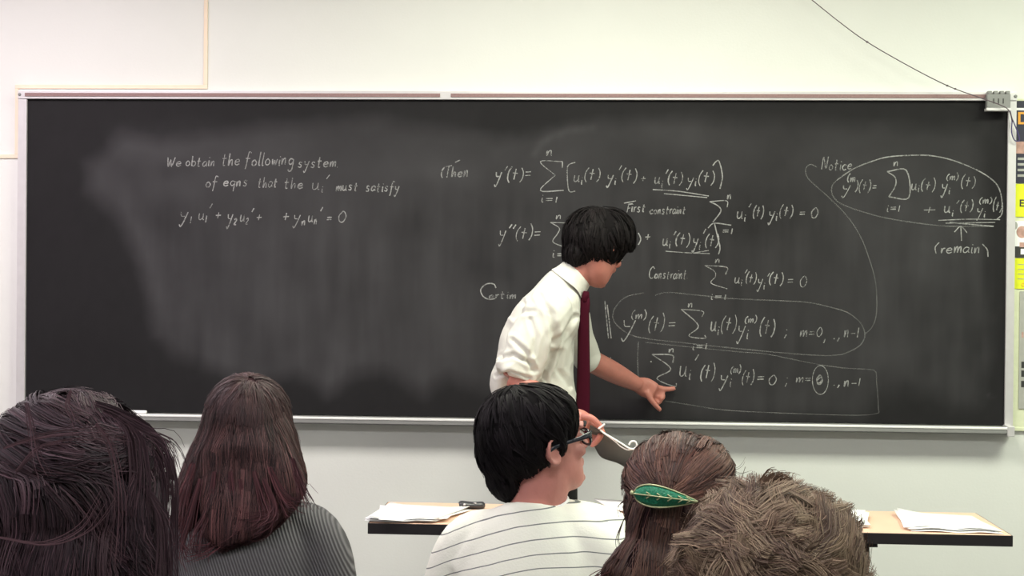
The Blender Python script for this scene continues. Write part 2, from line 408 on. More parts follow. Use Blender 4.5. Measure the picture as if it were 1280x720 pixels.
def soft(poly, blur):
    poly = np.array(poly, float); n = len(poly); ins = np.zeros(PX.shape, bool); dist = np.full(PX.shape, 1e9)
    qx = PX+10*(fb(PX/30, PY/30, 5)-.5); qy = PY+10*(fb(PX/30, PY/30, 9)-.5)
    for i in range(n):
        a = poly[i]; b = poly[(i+1) % n]
        c = ((a[1] > qy) != (b[1] > qy)) & (qx < (b[0]-a[0])*(qy-a[1])/(b[1]-a[1]+1e-9)+a[0]); ins ^= c
        ab = b-a; t = (((qx-a[0])*ab[0]+(qy-a[1])*ab[1])/(ab @ ab+1e-9)).clip(0, 1)
        dist = np.minimum(dist, np.hypot(qx-a[0]-ab[0]*t, qy-a[1]-ab[1]*t))
    s = np.where(ins, dist, -dist); return (s/blur*.5+.5).clip(0, 1)
def line(pts, wdt):
    dist = np.full(PX.shape, 1e9)
    for a, b in zip(pts[:-1], pts[1:]):
        a = np.array(a, float); ab = np.array(b, float)-a; t = (((PX-a[0])*ab[0]+(PY-a[1])*ab[1])/(ab @ ab)).clip(0, 1)
        dist = np.minimum(dist, np.hypot(PX-a[0]-ab[0]*t, PY-a[1]-ab[1]*t))
    return np.exp(-(dist/wdt)**2)
big = soft([(112, 205), (150, 170), (200, 178), (330, 158), (470, 150), (620, 172), (690, 162), (820, 148), (1000, 152), (1225, 165), (1235, 440), (1222, 505), (1190, 510),
            (1165, 490), (1150, 495), (1130, 480), (1100, 500), (1070, 520), (800, 520), (640, 510), (600, 485), (560, 470), (530, 492), (480, 462), (440, 470), (410, 494),
            (370, 468), (320, 478), (270, 462), (225, 448), (195, 420), (190, 385), (172, 330), (150, 275), (110, 238)], 13)
streak = fb(PX/13, PY/110, 21); cloud = fb(PX/70, PY/55, 31); fine = fb(PX/9, PY/16, 41)
left = np.exp(-((PX-370)/260)**2)
H = big*(.30+.34*(streak-.5)*((PY-215)/60).clip(0, 1)+.36*(cloud-.5)+.12*left)
H += .22*soft([(150, 175), (180, 172), (260, 165), (330, 190), (200, 200), (160, 195)], 25)
H += .20*soft([(112, 205), (135, 208), (160, 235), (185, 290), (205, 400), (196, 415), (180, 345), (160, 285), (118, 240)], 14)
H += .08*soft([(200, 200), (560, 190), (560, 440), (240, 440)], 90)
H += .22*line([(668, 192), (676, 180), (690, 170), (708, 164), (740, 160)], 5)*(.5+fine)
H += .10*soft([(760, 160), (1010, 165), (1000, 190), (760, 185)], 20)
H -= .18*line([(210, 212), (238, 208)], 12); H += .12*line([(545, 215), (590, 225)], 16)
H -= .14*soft([(800, 190), (1000, 180), (1010, 330), (920, 330)], 60)
H -= .12*soft([(610, 150), (690, 150), (660, 185), (640, 185)], 22)
for bx_, by_, r_ in ((1165, 478, 14), (1205, 492, 14), (1120, 488, 14), (410, 478, 12), (285, 455, 16), (220, 430, 12), (530, 470, 14)):
    H += .10*np.exp(-((PX-bx_)**2/(r_*1.0)**2+(PY-by_)**2/(r_*1.6)**2))
H += .35*line([(1236, 494), (1242, 498)], 3)*fine+.25*line([(1236, 150), (1238, 165)], 14)*fine*.4
H += .05*(fine-.5)+.04*cloud; H = H.clip(0, 1)
cb, cc_ = np.array(lin((33, 32, 34))), np.array(lin((78, 77, 80)))
colr = cb+(cc_-cb)*(H[..., None])
V = np.stack([XX, np.full_like(XX, -.02), ZZ], -1).reshape(-1, 3)
ids = np.arange(nx*nz).reshape(nz, nx); Q = np.stack([ids[:-1, :-1], ids[:-1, 1:], ids[1:, 1:], ids[1:, :-1]], -1).reshape(-1, 4)
nb = len(V); back = [(-BW, -.001, BZ0), (BW, -.001, BZ0), (BW, -.001, BZ1), (-BW, -.001, BZ1)]; c4 = [0, nx-1, nx*nz-1, nx*(nz-1)]
faces = Q.tolist()+[(nb+3, nb+2, nb+1, nb)]+[(nb, nb+1)+tuple(ids[0, ::-1].tolist())]+[(nb+1, nb+2)+tuple(ids[::-1, -1].tolist())]+[(nb+2, nb+3)+tuple(ids[-1, :].tolist())]+[(nb+3, nb)+tuple(ids[:, 0].tolist())]
me = pyme('writing_surface', list(V)+back, faces)
ca = me.color_attributes.new('Col', 'FLOAT_COLOR', 'POINT'); cc = np.ones((nb+4, 4)); cc[:nb, :3] = colr.reshape(-1, 3); cc[nb:, :3] = cb; ca.data.foreach_set('color', cc.ravel())
M['slate'] = attr_mat('slate', .7, spec=.15); link('writing_surface', me, M['slate'], bb, False)

box('stile', (-BW-.034, -.03, BZ0-.01), (-BW, 0, BZ1), M['alu'], bb, .002)
box('stile', (BW, -.03, BZ0-.03), (BW+.030, 0, BZ1+.0), M['alu'], bb, .002)
tr_ = box('top_rail', (-BW-.034, -.034, BZ1), (BW+.030, 0, BZ1+.032), M['alu'], bb, .002)
gx = wz(558, 120)[0]
for x0, x1 in ((-BW-.005, gx-.02), (gx+.02, BW-.06)):
    box('cork_strip', (x0, -.037, BZ1+.009), (x1, -.033, BZ1+.022), M['cork'], tr_, 0)
for sx in (-BW-.026, BW+.024):
    v, f = ell((sx, -.035, BZ1+.016), (.006, .003, .006)); link('screw', pyme('screw', v, f), M['alu_dark'], tr_)
# chalk tray: sloped trough with front lip
ty0, ty1 = -.075, -.018
vv = []; prof = [(0, BZ0-.005), (ty1, BZ0-.003), (-.045, BZ0-.010), (-.068, BZ0-.004), (-.076, BZ0-.006), (-.078, BZ0-.024), (-.066, BZ0-.030), (0, BZ0-.030)]
for x in (-BW-.03, BW+.01): vv += [(x, y, z) for y, z in prof]
n = len(prof); ff = [(i, (i+1) % n, n+(i+1) % n, n+i) for i in range(n)]+[tuple(range(n-1, -1, -1)), tuple(range(n, 2*n))]
tray = link('chalk_tray', pyme('chalk_tray', vv, ff), M['alu_dark'], bb, False)  # shade on the front lip is put into this darker metal
M['bright'] = mat('lit_edge_white', (252, 252, 252), .5)
box('tray_edge_highlight', (-BW-.03, -.079, BZ0-.011), (BW+.002, -.070, BZ0-.002), M['bright'], tray, .003)  # painted highlight: near-white bead where the tray edge catches light
p = W(361, 519, -.075); box('tray_joint', (p[0]-.006, -.082, BZ0-.034), (p[0]+.006, -.06, BZ0+.010), M['alu_dark'], tray, .001)
p = WZ(1254, 534, BZ0-.01); box('tray_end_cap', (BW-.004, -.082, BZ0-.036), (BW+.022, -.001, BZ0+.002), M['alu'], tray, .003)

# ---- chalk writing
GL = {
 'a': "0.8,.9 .4,1 .05,.6 .1,.1 .45,0 .8,.5 .85,.9 .8,.2 1,0", 'b': "0,2 .1,0;.1,.7 .5,1 .85,.5 .5,0 .1,.2", 'c': ".8,.85 .4,1 0,.5 .35,0 .85,.15",
 'e': ".05,.5 .75,.6 .55,1 .1,.8 .05,.25 .4,0 .85,.2", 'f': ".9,1.9 .5,2.1 .35,1.5 .3,0 .2,-.8;0,1 .8,1", 'g': ".8,.9 .3,1 .05,.5 .4,.1 .8,.5 .85,.9 .8,-.6 .4,-1 .1,-.7",
 'h': "0,2 .05,0 .3,.8 .6,.9 .7,0", 'i': ".1,1 .12,.1 .3,0;.1,1.45 .16,1.55", 'l': ".15,2 .1,.1 .35,0", 'm': "0,1 .05,0 .2,.8 .45,1 .5,0 .7,.8 .95,1 1,0",
 'n': "0,1 .05,0 .25,.85 .55,1 .65,0", 'o': ".4,1 .05,.6 .15,.05 .6,0 .8,.5 .4,1", 'q': ".8,.9 .3,1 .05,.5 .4,.1 .8,.5 .85,.9 .75,-1", 'r': "0,1 .08,0 .2,.8 .55,1",
 's': ".7,.9 .3,1 .2,.65 .6,.4 .5,0 .05,.1", 't': ".3,1.7 .28,.1 .6,0;0,1 .7,1.05", 'u': "0,1 .05,.2 .3,0 .6,.3 .65,1 .7,.1 .9,0", 'y': "0,1 .12,.45 .5,.4;.8,1 .5,-.2 .2,-1 0,-.7",
 'w': "0,1 .2,0 .45,.8 .65,0 .9,1", 'W': "0,2 .3,0 .6,1.5 .9,0 1.3,2", 'T': "0,1.8 1.1,2;.55,1.9 .45,0", 'F': ".2,1.9 .15,0;0,1.9 1.1,2.1;.15,1 .8,1.1", 'C': "1.3,1.9 .7,2.3 0,1.5 .1,.4 .8,0 1.2,.2",
 'N': "0,0 .1,2 .9,.1 1.1,2.1", '0': ".4,1.6 .05,.9 .2,.1 .6,0 .85,.8 .6,1.5 .35,1.6", '1': ".12,1.5 .1,0", '2': "0,1.3 .4,1.6 .6,1.1 .1,.1 .7,.05", '=': "0,.95 .8,1;0,.5 .8,.55",
 '+': "0,.65 .9,.68;.45,1.15 .4,.2", '-': "0,.6 .8,.62", ',': ".15,.1 .0,-.5", ';': ".1,.9 .12,1;.15,.1 0,-.5", '(': ".45,1.9 .08,1.2 .05,.3 .35,-.3", ')': "0,1.9 .35,1.2 .35,.3 .05,-.3",
 'x': ".42,1.5 .3,.05;0,.95 .75,.88", '|': ".1,1.8 .1,-.2", "'": ".3,2.1 0,1.5", '.': ".0,0 .1,.05", ' ': ""}
GW = {'m': 1.1, 'W': 1.45, 'i': .35, 'l': .4, '1': .3, ',': .3, '.': .25, "'": .35, '(': .5, ')': .5, ' ': .7, 'C': 1.4, 'N': 1.3, 'T': 1.1, ';': .4, 'r': .6}
def T(x0, x1, yb, s, h):
    "strokes for a chalk word between x0 and x1 with baseline yb and x-height h; _x = subscript, ^x = superscript"
    s = s.replace('(t)', '(x)'); items = []; cx = 0; k = 0
    while k < len(s):
        mode = 0
        if s[k] in '_^': mode = -1 if s[k] == '_' else 1; k += 1
        ch = s[k]; sc_ = .62 if mode else 1; items.append((ch, cx, sc_, -.45*(mode < 0)+1.25*(mode > 0))); cx += GW.get(ch, .95)*sc_+.18; k += 1
    cx -= .18; sx = (x1-x0)/cx; out = []
    for ch, ox, sc_, oy in items:
        jy = random.uniform(-.12, .12); js = random.uniform(.86, 1.08)
        for st in GL[ch].split(';'):
            if not st: continue
            P = [tuple(map(float, q.split(','))) for q in st.split()]
            out.append([(x0+(ox+px*sc_*.95)*sx+(py*sc_+oy)*h*.16, yb-(oy+py*sc_*js+jy)*h) for px, py in P])
    return out
wn = 0
def chalk(strokes, faint=False, wpx=1.2, label=None, sub=5):
    global wn; wn += 1; V = []; Fc = []; Yc = -.0208-.00002*wn
    for st in strokes:
        C = crom(np.array(st, float), sub)
        if len(C) < 2: continue
        T_ = np.gradient(C, axis=0); T_ /= np.linalg.norm(T_, axis=1, keepdims=True)+1e-9; Nn = np.stack([-T_[:, 1], T_[:, 0]], 1)
        ww = wpx*.5*(.75+.5*RNG.random()+.35*(RNG.random(len(C))-.5)); o = len(V)
        for c, nn_, w_ in zip(C, Nn, ww):
            V.append(W(*(c-nn_*w_), Yc)); V.append(W(*(c+nn_*w_), Yc))
        for i in range(len(C)-1): Fc.append((o+2*i, o+2*i+1, o+2*i+3, o+2*i+2))
    o = link('chalk_writing', pyme('chalk_writing', V, Fc), M['chalk_faint' if faint else 'chalk'], bb, False)
    o['kind'] = 'stuff'
    if label: o['label'] = label
    return o
chalk(T(208, 227, 208, 'We', 6.5)+T(232, 269, 207, 'obtain', 6.5)+T(277, 300, 207, 'the', 8)+T(306, 367, 206, 'following', 8)+T(372, 423, 209, 'system.', 7), label='chalk words We obtain the following system')
chalk(T(257, 310, 233, 'of eqns', 6.5)+T(322, 347, 234, 'that', 6.5)+T(355, 379, 235, 'the', 7)+T(390, 410, 236, "u_i'", 8)+T(420, 448, 238, 'must', 6)+T(457, 499, 239, 'satisfy', 6.5), label='chalk words of eqns that the u must satisfy')
chalk(T(225, 240, 275, 'y_1', 9)+T(248, 263, 275, "u_1'", 9)+T(269, 276, 274, '+', 8)+T(284, 297, 276, 'y_2', 9)+T(300, 315, 276, "u_2'", 9)+T(320, 327, 276, '+', 8)+T(353, 361, 276, '+', 9)
      +T(367, 383, 277, 'y_n', 9)+T(385, 401, 277, "u_n'", 9)+T(408, 415, 277, '=', 7)+T(422, 433, 277, '0', 9), label='chalk sum of y times u prime equals zero')
S1 = [(703, 210), (703, 202), (675.5, 202), (694, 219), (675.5, 238), (704.5, 238)]
chalk(T(551, 586, 221, '(Then', 7)+[[(569, 203), (575, 200)]]+T(619, 664, 225, "y'(t)=", 9)+[S1[1:4], S1[3:], S1[:2], [(719, 203), (711, 206), (709, 214), (711, 238), (719, 239)]]
      +T(683, 692, 195, 'n', 6)+T(676, 697, 253, 'i=1', 5.5)+T(717, 750, 226, 'u_i(t)', 8.5)+T(759, 796, 226, "y_i'(t)", 8.5)+T(801, 807, 228, '+', 6)
      +T(818, 853, 230, "u_i'(t)", 8.5)+T(859, 893, 229, 'y_i(t)', 8.5)+[[(891, 207), (895, 202), (899, 202), (903, 220), (900, 236)], [(816, 237), (847, 239), (886, 245)], [(830, 242), (884, 247)]], label="chalk line Then y'(t) = sum")
chalk(T(783, 807, 265, 'First', 6)+[[(780, 254), (795, 251)]]+T(812, 857, 267, 'constraint', 5.5)+T(921, 937, 272, "u_i'", 8.5)+T(941, 954, 271, '(t)', 8)+T(961, 972, 272, 'y_i', 9)+T(974, 991, 271, '(t)', 8)
      +T(999, 1007, 271, '=', 6)+T(1013, 1023, 272, '0', 8)+[[(909, 259), (908, 251), (887, 252)], [(887, 252), (897, 257), (901, 264), (891, 278)], [(885, 285), (893, 279), (914, 281.5)]]
      +T(909, 915, 249, 'n', 5)+T(903, 916, 293, '=1', 5)+[[(893, 279), (897, 296), (900, 310), (898, 318)]], label='chalk first constraint, sum equals zero')
chalk(T(624, 676, 298, "y''(t)=", 9)+[[(710, 288), (709, 279.5), (688, 278)], [(688, 278), (699, 285), (697, 292), (691, 302), (703, 308)], [(798, 291), (801, 299), (798, 306)]]
      +T(695, 703, 274, 'n', 5)+T(690, 712, 322, 'i=1', 5)+T(806, 813, 302, '+', 7)+T(828, 862, 306, "u_i'(t)", 9)+T(866, 898, 307, "y_i'(t)", 9)+[[(832, 314), (860, 316), (887, 317)], [(868, 316), (886, 313)]], label="chalk line y''(t) = sum")
chalk(T(811, 860, 348, 'Constraint.', 6)+[[(907, 343), (908, 334), (881, 332)], [(881, 332), (893, 339), (894, 346), (889, 354), (909, 361)]]+T(894, 901, 329, 'n', 4.5)+T(888, 908, 374, 'i=1', 4.5)
      +T(918, 932, 353, "u_i'", 8)+T(932, 945, 353, '(t)', 8)+T(947, 960, 357, "y_i'", 8)+T(961, 979, 355, '(t)', 8)+T(984, 992, 357, '=', 7)+T(999, 1009, 358, '0', 8), label='chalk constraint, sum equals zero')
chalk([[(819, 369), (835, 365.6), (878, 369.5), (911, 373), (977, 376), (1010, 378), (1038, 384), (1060, 391), (1075, 403), (1081, 416), (1078, 428), (1067, 437), (1045, 444), (1002, 443), (920, 435.5), (850, 428), (806, 423), (785, 417), (770, 405), (766, 395), (770, 383), (783, 371), (805, 366)]],
      True, 1.3, 'chalk loop round the middle equation')
chalk([[(756, 376), (760.6, 423)], [(759, 381), (764, 423)]]+T(778, 796, 414, 'y', 13)+T(789, 808, 398, '(m)', 6)+T(810, 830, 413, '(t)', 11)+T(835, 845, 411, '=', 9)
      +[[(877.5, 396), (878, 389), (851.5, 386.6)], [(851.5, 386.6), (873, 407), (861, 419.7), (881, 423), (881, 419)]]+T(860, 867, 384, 'n', 5)+T(865, 884, 437, 'i=1', 5)+T(888, 920, 413, 'u_i(t)', 11)
      +T(922, 936, 417, 'y_i', 12)+T(931, 946, 403, '(m)', 5)+T(949, 968, 418, '(t)', 11)+T(981, 986, 420, ';', 8)+T(1000, 1028, 421, 'm=0', 7)+T(1030, 1033, 425, ',', 8)+T(1042, 1051, 423, '.,', 7)+T(1055, 1073, 422, 'n-1', 8), label='chalk equation y with superscript m of t equals sum')
chalk(T(813, 817, 452, '.', 1)+[[(841, 454), (840, 444), (815, 443)], [(815, 443), (838.5, 461), (821, 473), (843, 483), (845.6, 479)]]+T(836, 844, 440, 'n', 4.5)+T(849, 870, 469, "u_i'", 12)+T(875, 893, 474, '(t)', 11)
      +T(900, 915, 479, 'y_i', 11)+T(913, 926, 466, '(m)', 5)+T(927, 942, 479, '(t)', 9)+T(946, 956, 478, '=', 8)+T(960, 971, 480, '0', 8)+T(982, 986, 480, ';', 8)+T(995, 1014, 478, 'm=', 6.5)+T(1042, 1051, 482, '.,', 7)+T(1055, 1075, 483, 'n-1', 7), label='chalk boxed equation, sum equals zero')
chalk(T(1020, 1028, 479, '0', 5.5)+T(1020.5, 1028.5, 479.5, '0', 5.5), wpx=1.5)
chalk([[(1025.5+10*math.cos(a), 475+18*math.sin(a)) for a in np.linspace(0, 6.3, 14)]], wpx=1.3)
chalk([[(798, 427), (797, 450), (798, 471)], [(807, 428), (851.5, 432.6), (920, 439.5), (957, 442.5), (990, 449), (1020, 455), (1055, 460), (1088, 462), (1095, 466), (1096, 480), (1098, 510), (1095, 517), (1060, 519), (945, 515), (901, 512), (868, 507), (830, 501)]],
      True, 1.3, 'chalk box round the lowest equation')
chalk([[(1021, 209), (1013, 205.5), (1007, 212), (1011, 224), (1033, 244), (1058, 269), (1075.5, 295.5), (1086.7, 324), (1094, 350), (1096, 375), (1095, 395), (1090, 409), (1082, 417)]], True, 1.3, 'long chalk line linking Notice to the middle equation')
chalk([[(1045.5, 225.5), (1067, 211), (1089, 202), (1111, 196), (1144, 194), (1167, 195), (1193, 201), (1222, 213), (1240, 224.5), (1249, 236), (1253, 255), (1252, 268), (1246, 274)],
       ], False, 1.2)
chalk([[(1045.5, 225.5), (1040, 233), (1041, 244.5), (1053, 255.5), (1089, 268), (1124, 275.5), (1173, 282), (1207, 283), (1242, 283)], [(1045.5, 225.5), (1067, 211), (1089, 202)]], True, 1.3)
chalk(T(1027, 1065, 212, 'Notice', 7)+T(1053, 1064, 240, 'y', 8)+T(1059, 1069, 227, '(m', 5)+T(1069, 1088, 238, ')(t)', 8)+T(1090, 1096, 238, '=', 6)
      +[[(1109, 214.5), (1133, 213), (1136, 247), (1111, 246)], [(1109, 214.5), (1119, 222), (1119, 233), (1111, 246)]]+T(1117, 1124, 207, 'n', 5)+T(1108, 1125, 265, 'i=1', 5.5)
      +T(1139, 1169, 237, 'u_i(t)', 8)+T(1177, 1188, 238, 'y_i', 8)+T(1183, 1198, 225, '(m)', 4.5)+T(1201, 1219, 234, '(t)', 8)+T(1154, 1170, 268, '+', 8)+T(1180, 1197, 266, "u_i'", 8)+T(1200, 1216, 264, '(t)', 8)
      +T(1221, 1232, 268, 'y_i', 8)+T(1224, 1240, 254, '(m)', 4.5)+T(1241, 1252, 263, '(t)', 8)+[[(1173, 275.5), (1210, 274), (1250, 274.5)], [(1182, 279), (1244, 278)], [(1187, 278), (1242, 283)], [(1202, 301), (1201, 283)], [(1193, 290), (1201, 283), (1209, 291)]]
      +T(1176, 1226, 316, 'remain', 7)+[[(1174, 303), (1169, 309), (1170, 317)], [(1228, 305), (1234, 312), (1235, 321)]], label='chalk notice, sum with two terms and the word remain')
chalk([[(620, 360), (617, 355), (608, 355), (601, 362), (603.6, 370), (610.5, 374), (619, 373.5)]]+T(611, 645, 373, 'ertim', 5)+T(752, 775, 458, 'it.', 6), wpx=1.3)

# rail clip with string
cp = W(1247, 126, -.045); clip = empty('map_hook', (cp[0], -.036, cp[2]), 'grey metal map hook clamped over the board frame at upper right', 'hook')
w2, zb, zt = .042, cp[2]-.033, cp[2]+.034
box('clamp_body', (cp[0]-w2, -.062, zb), (cp[0]+w2, -.038, zt-.012), M['alu_dark'], clip, .002)
boxes('teeth', [((cp[0]-w2+.004+i*.0215, -.062, zt-.012), (cp[0]-w2+.017+i*.0215, -.038, zt)) for i in range(4)], M['alu_dark'], clip, .001)
box('lower_lip', (cp[0]-w2-.004, -.07, zb-.006), (cp[0]+w2, -.04, zb+.004), M['alu'], clip, .001)
boxes('slot', [((cp[0]-.02+i*.017, -.064, cp[2]-.012), (cp[0]-.017+i*.017, -.0615, cp[2]+.006)) for i in range(3)], M['ink'], clip)
up = W(1015, 0, -.085); up2 = up+(up-W(1050, 28, -.085))*1.9
pts = [up2, up]+[W(x, y, -.085) for x, y in ((1050, 28), (1084, 52.5), (1135, 82), (1184, 107), (1222, 121))]+[W(1250, 131, -.084), W(1261, 138, -.082), W(1266, 152, -.06)]
cord = tag(link('hanging_string', tube_me('hanging_string', pts, .0019, 6, 5), M['string']), 'thin grey string sagging from the ceiling down to the corner hook', 'string')
for x, y in ((1084, 52.5), (1184, 107), (1194, 111)):
    v, f = ell(W(x, y, -.085), (.0045, .0035, .0035)); link('knot', pyme('knot', v, f), M['string'], cord)
lp = [W(x, y, -.045) for x, y in ((1262, 137), (1265, 150), (1264.5, 165), (1268, 175), (1274, 176), (1273, 168), (1268, 155), (1264, 146))]
tag(link('string_loop', tube_me('string_loop', lp, .0022, 6, 4), M['pin']), 'purple string loop dangling from the hook beside the dark poster', 'string')

# ------------------------------------------------------------------ bulletin board on the right, with sheets
bx0 = BW+.031; bx1 = bx0+1.2; bz0 = wz(1274, 538.5)[1]; bz1 = wz(1274, 124)[1]
bu = empty('bulletin_board', (bx0, 0, bz0), 'cream bulletin board at the right edge beside the blackboard', 'bulletin board')
box('backing', (bx0+.005, -.010, bz0+.01), (bx1, 0, bz1), M['board_cream'], bu)
box('frame', (bx0, -.012, bz0), (bx0+.010, 0, bz1), M['board_cream'], bu, .002); box('frame', (bx0+.010, -.012, bz0), (bx1, -.001, bz0+.014), M['board_cream'], bu, .002)
def zz(py): return W(1276, py, -.013)[2]
def xx(px, py=300): return W(px, py, -.013)[0]
def sheet(name, px, y0, y1, w, m, label, cat='poster', th=.0012, yy=-.0125):
    x0 = xx(px, (y0+y1)/2); t = empty(name, (x0, yy, zz(y1)), label, cat); box('sheet', (x0, yy-th, zz(y1)), (x0+w, yy, zz(y0)), m, t); return t, x0
def text(s, x, z, size, m, parent, y=-.0145, off=.004):
    cu = bpy.data.curves.new('t', 'FONT'); cu.body = s; cu.size = size; cu.extrude = .0003; cu.offset = off*size
    o = bpy.data.objects.new('t', cu); COL.objects.link(o); o.rotation_euler = (math.pi/2, 0, 0); o.location = (x, y, z); bpy.context.view_layer.update()
    me = bpy.data.meshes.new_from_object(o.evaluated_get(bpy.context.evaluated_depsgraph_get())); me.transform(o.matrix_world); bpy.data.objects.remove(o)
    return link('lettering', me, m, parent, False)
t, x0 = sheet('poster', 1269.5, 126, 229, .4, M['navy'], 'navy poster with orange letters DE at the top of the bulletin board')
box('white_band', (x0, -.0142, zz(138)), (x0+.4, -.0137, zz(135)), M['paper'], t)
text('DE', x0+.004, zz(155), .062, M['orange'], t, off=.02)
box('portrait_print', (x0+.002, -.0142, zz(192)), (x0+.3, -.0137, zz(177)), M['pinkprint'], t)
boxes('text_bar', [((x0+.008, -.0142, zz(y+3)), (x0+.2, -.0137, zz(y))) for y in (197, 204, 211, 218)], M['greyprint'], t)
t, x0 = sheet('flyer', 1269, 230, 271, .3, M['yellow'], 'bright yellow flyer with a dark letter E below the navy poster', 'flyer'); text('E', x0+.014, zz(258), .036, M['ink'], t, off=.02)
t, x0 = sheet('photo_print', 1267.5, 276, 322, .3, M['paper'], 'photo of people in dark suits pinned between the two yellow flyers', 'photo')
bx = [((x0+.0, -.0142, zz(322)), (x0+.3, -.0137, zz(308)))]
boxes('suit_print', bx, M['ink'], t); v, f = ell((x0+.028, -.0138, zz(290)), (.02, .0008, .022)); link('face_print', pyme('face_print', v, f), M['pinkprint'], t)
v, f = ell((x0+.004, -.0138, zz(282)), (.008, .0008, .014)); link('face_print', pyme('face_print', v, f), M['greyprint'], t)
box('hand_print', (x0+.02, -.0144, zz(309)), (x0+.05, -.0139, zz(303)), M['pinkprint'], t); box('badge_print', (x0+.024, -.0146, zz(318)), (x0+.06, -.0141, zz(311)), M['paper'], t)
t, x0 = sheet('flyer', 1268, 323, 361, .3, M['yellow'], 'yellow notice with fine print below the pinned photo', 'flyer')
boxes('text_bar', [((x0+.012, -.0142, zz(y+1.2)), (x0+.25, -.0137, zz(y))) for y in (330, 336, 342, 348)], M['gold'], t)
text('O', x0+.024, zz(358), .018, M['orange'], t)
t, x0 = sheet('notice', 1274, 364, 511, .3, M['greyprint'], 'tall pale grey notice at the lower right of the bulletin board', 'notice')
boxes('text_bar', [((x0+.008, -.0142, zz(y+8)), (x0+.2, -.0137, zz(y))) for y in (452, 463, 476)], M['ink'], t); boxes('pink_mark', [((x0+.008, -.0142, zz(422)), (x0+.014, -.0137, zz(415)))], M['pinkprint'], t)

# tray chalk
a, b = W(143, 513.5, -.05), W(182, 514.5, -.05); zt = BZ0-.0+.001
tag(link('chalk_stick', tube_me('chalk_stick', [(a[0], -.05, zt), (a[0]+.006, -.05, zt), (b[0]-.006, -.05, zt), (b[0], -.05, zt)], [.006, .0085, .0085, .006], 12), M['paper']), 'thick white chalk stick lying on the tray at the far left', 'chalk')

# ------------------------------------------------------------------ table and papers
TX, TYB, TL, TD, TZ = -.3165, -.8483, 1.8304, .3922, .74
TYF = TYB-TD; tb = empty('folding_table', (TX+TL/2, TYB-TD/2, 0), 'narrow table with peach laminate top and black edge in front of the blackboard', 'table')
box('tabletop', (TX+.002, TYF+.002, TZ-.028), (TX+TL-.002, TYB-.002, TZ), M['laminate'], tb, .002)
boxes('edge_band', [((TX, TYF-.001, TZ-.032), (TX+TL, TYF+.006, TZ-.001)), ((TX, TYB-.006, TZ-.032), (TX+TL, TYB+.001, TZ-.001)), ((TX-.001, TYF, TZ-.032), (TX+.006, TYB, TZ-.001)), ((TX+TL-.006, TYF, TZ-.032), (TX+TL+.001, TYB, TZ-.001))], M['black'], tb, .001)
lx = W(1081, 700, TYF+.05)[0]; lx2 = TX+TL-(lx-TX)
for x in (lx, lx2):
    for y in (TYF+.05, TYB-.05):
        link('leg', tube_me('leg', [(x, y, .0), (x, y, TZ-.03)], .0125, 10), M['black'], tb)
    box('leg_bracket', (x-.03, TYF+.02, TZ-.045), (x+.03, TYB-.02, TZ-.028), M['black'], tb); box('stretcher', (x-.012, TYF+.04, .1), (x+.012, TYB-.04, .12), M['black'], tb)
def paper(name, quad, n, th, label, curl=None, seed=0, cat='papers'):
    "loose stack: each sheet a curved thin slab, corners given on the table plane as (x,y)"
    q = np.array(quad, float); ce = q.mean(0); root = empty(name, (ce[0], ce[1], TZ), label, cat); rr = np.random.default_rng(seed)
    for k in range(n):
        ang = rr.normal()*.06*(k > 0); cs, sn = math.cos(ang), math.sin(ang); qq = (q-ce) @ np.array([[cs, sn], [-sn, cs]])+ce+rr.normal(size=2)*.006*(k < n-1)
        V = []; Fc = []; nu, nv = 12, 5; z0 = TZ+.0008+k*th
        for s_ in (0, 1):
            for j in range(nv+1):
                for i in range(nu+1):
                    u, v = i/nu, j/nv; p = (qq[0]*(1-u)+qq[1]*u)*(1-v)+(qq[3]*(1-u)+qq[2]*u)*v
                    z = z0+(curl(u, v) if curl else 0)*(.4+.6*(k+1)/n)+s_*th*.7; V.append((p[0], p[1], z))
        m = (nu+1)*(nv+1)
        for j in range(nv):
            for i in range(nu):
                a = j*(nu+1)+i; b_, c, d = a+1, a+nu+2, a+nu+1; Fc += [(d, c, b_, a), (m+a, m+b_, m+c, m+d)]
        for i in range(nu): Fc += [(i, i+1, m+i+1, m+i), (nv*(nu+1)+i+1, nv*(nu+1)+i, m+nv*(nu+1)+i, m+nv*(nu+1)+i+1)]
        for j in range(nv): a = j*(nu+1); b_ = a+nu+1; Fc += [(b_, a, m+a, m+b_), (a+nu, b_+nu, m+b_+nu, m+a+nu)]
        link('sheet', pyme('sheet', V, Fc), M['paper'], root)
    return root
def tz(px, py, z=TZ): p = WZ(px, py, z); return (p[0], p[1])
paper('paper_stack', [tz(462, 653.5), tz(548, 654), tz(586, 639), tz(487, 634)], 6, .0018, 'rumpled white papers on the left end of the table', lambda u, v: .006*math.sin(u*5+1)**2*(1-v)+.012*max(0, u-.8)*2+.010*max(0, .15-u)*3, 3)
paper('paper_stack', [tz(765, 641), tz(815, 643), tz(805, 629), tz(744, 627)], 2, .002, 'white paper on the table between the striped shirt and the barrette', lambda u, v: .006*(1-u), 4)
paper('paper_stack', [tz(1035, 659), tz(1082, 660.5), tz(1080, 646), tz(1040, 643)], 7, .003, 'thick small pile of papers behind the tousled brown hair', None, 5)
paper('paper_stack', [tz(1133, 663.5), tz(1248, 667), tz(1212, 648), tz(1118, 643)], 5, .0018, 'spread white papers on the right end of the table', lambda u, v: .007*math.sin(u*6)**2*(1-v)+.02*max(0, v-.7)*max(0, .3-u)*6, 6)
dv = tz(590, 636); d = empty('handheld_device', (dv[0], dv[1], TZ), 'small dark rounded handheld device lying behind the left papers', 'device')
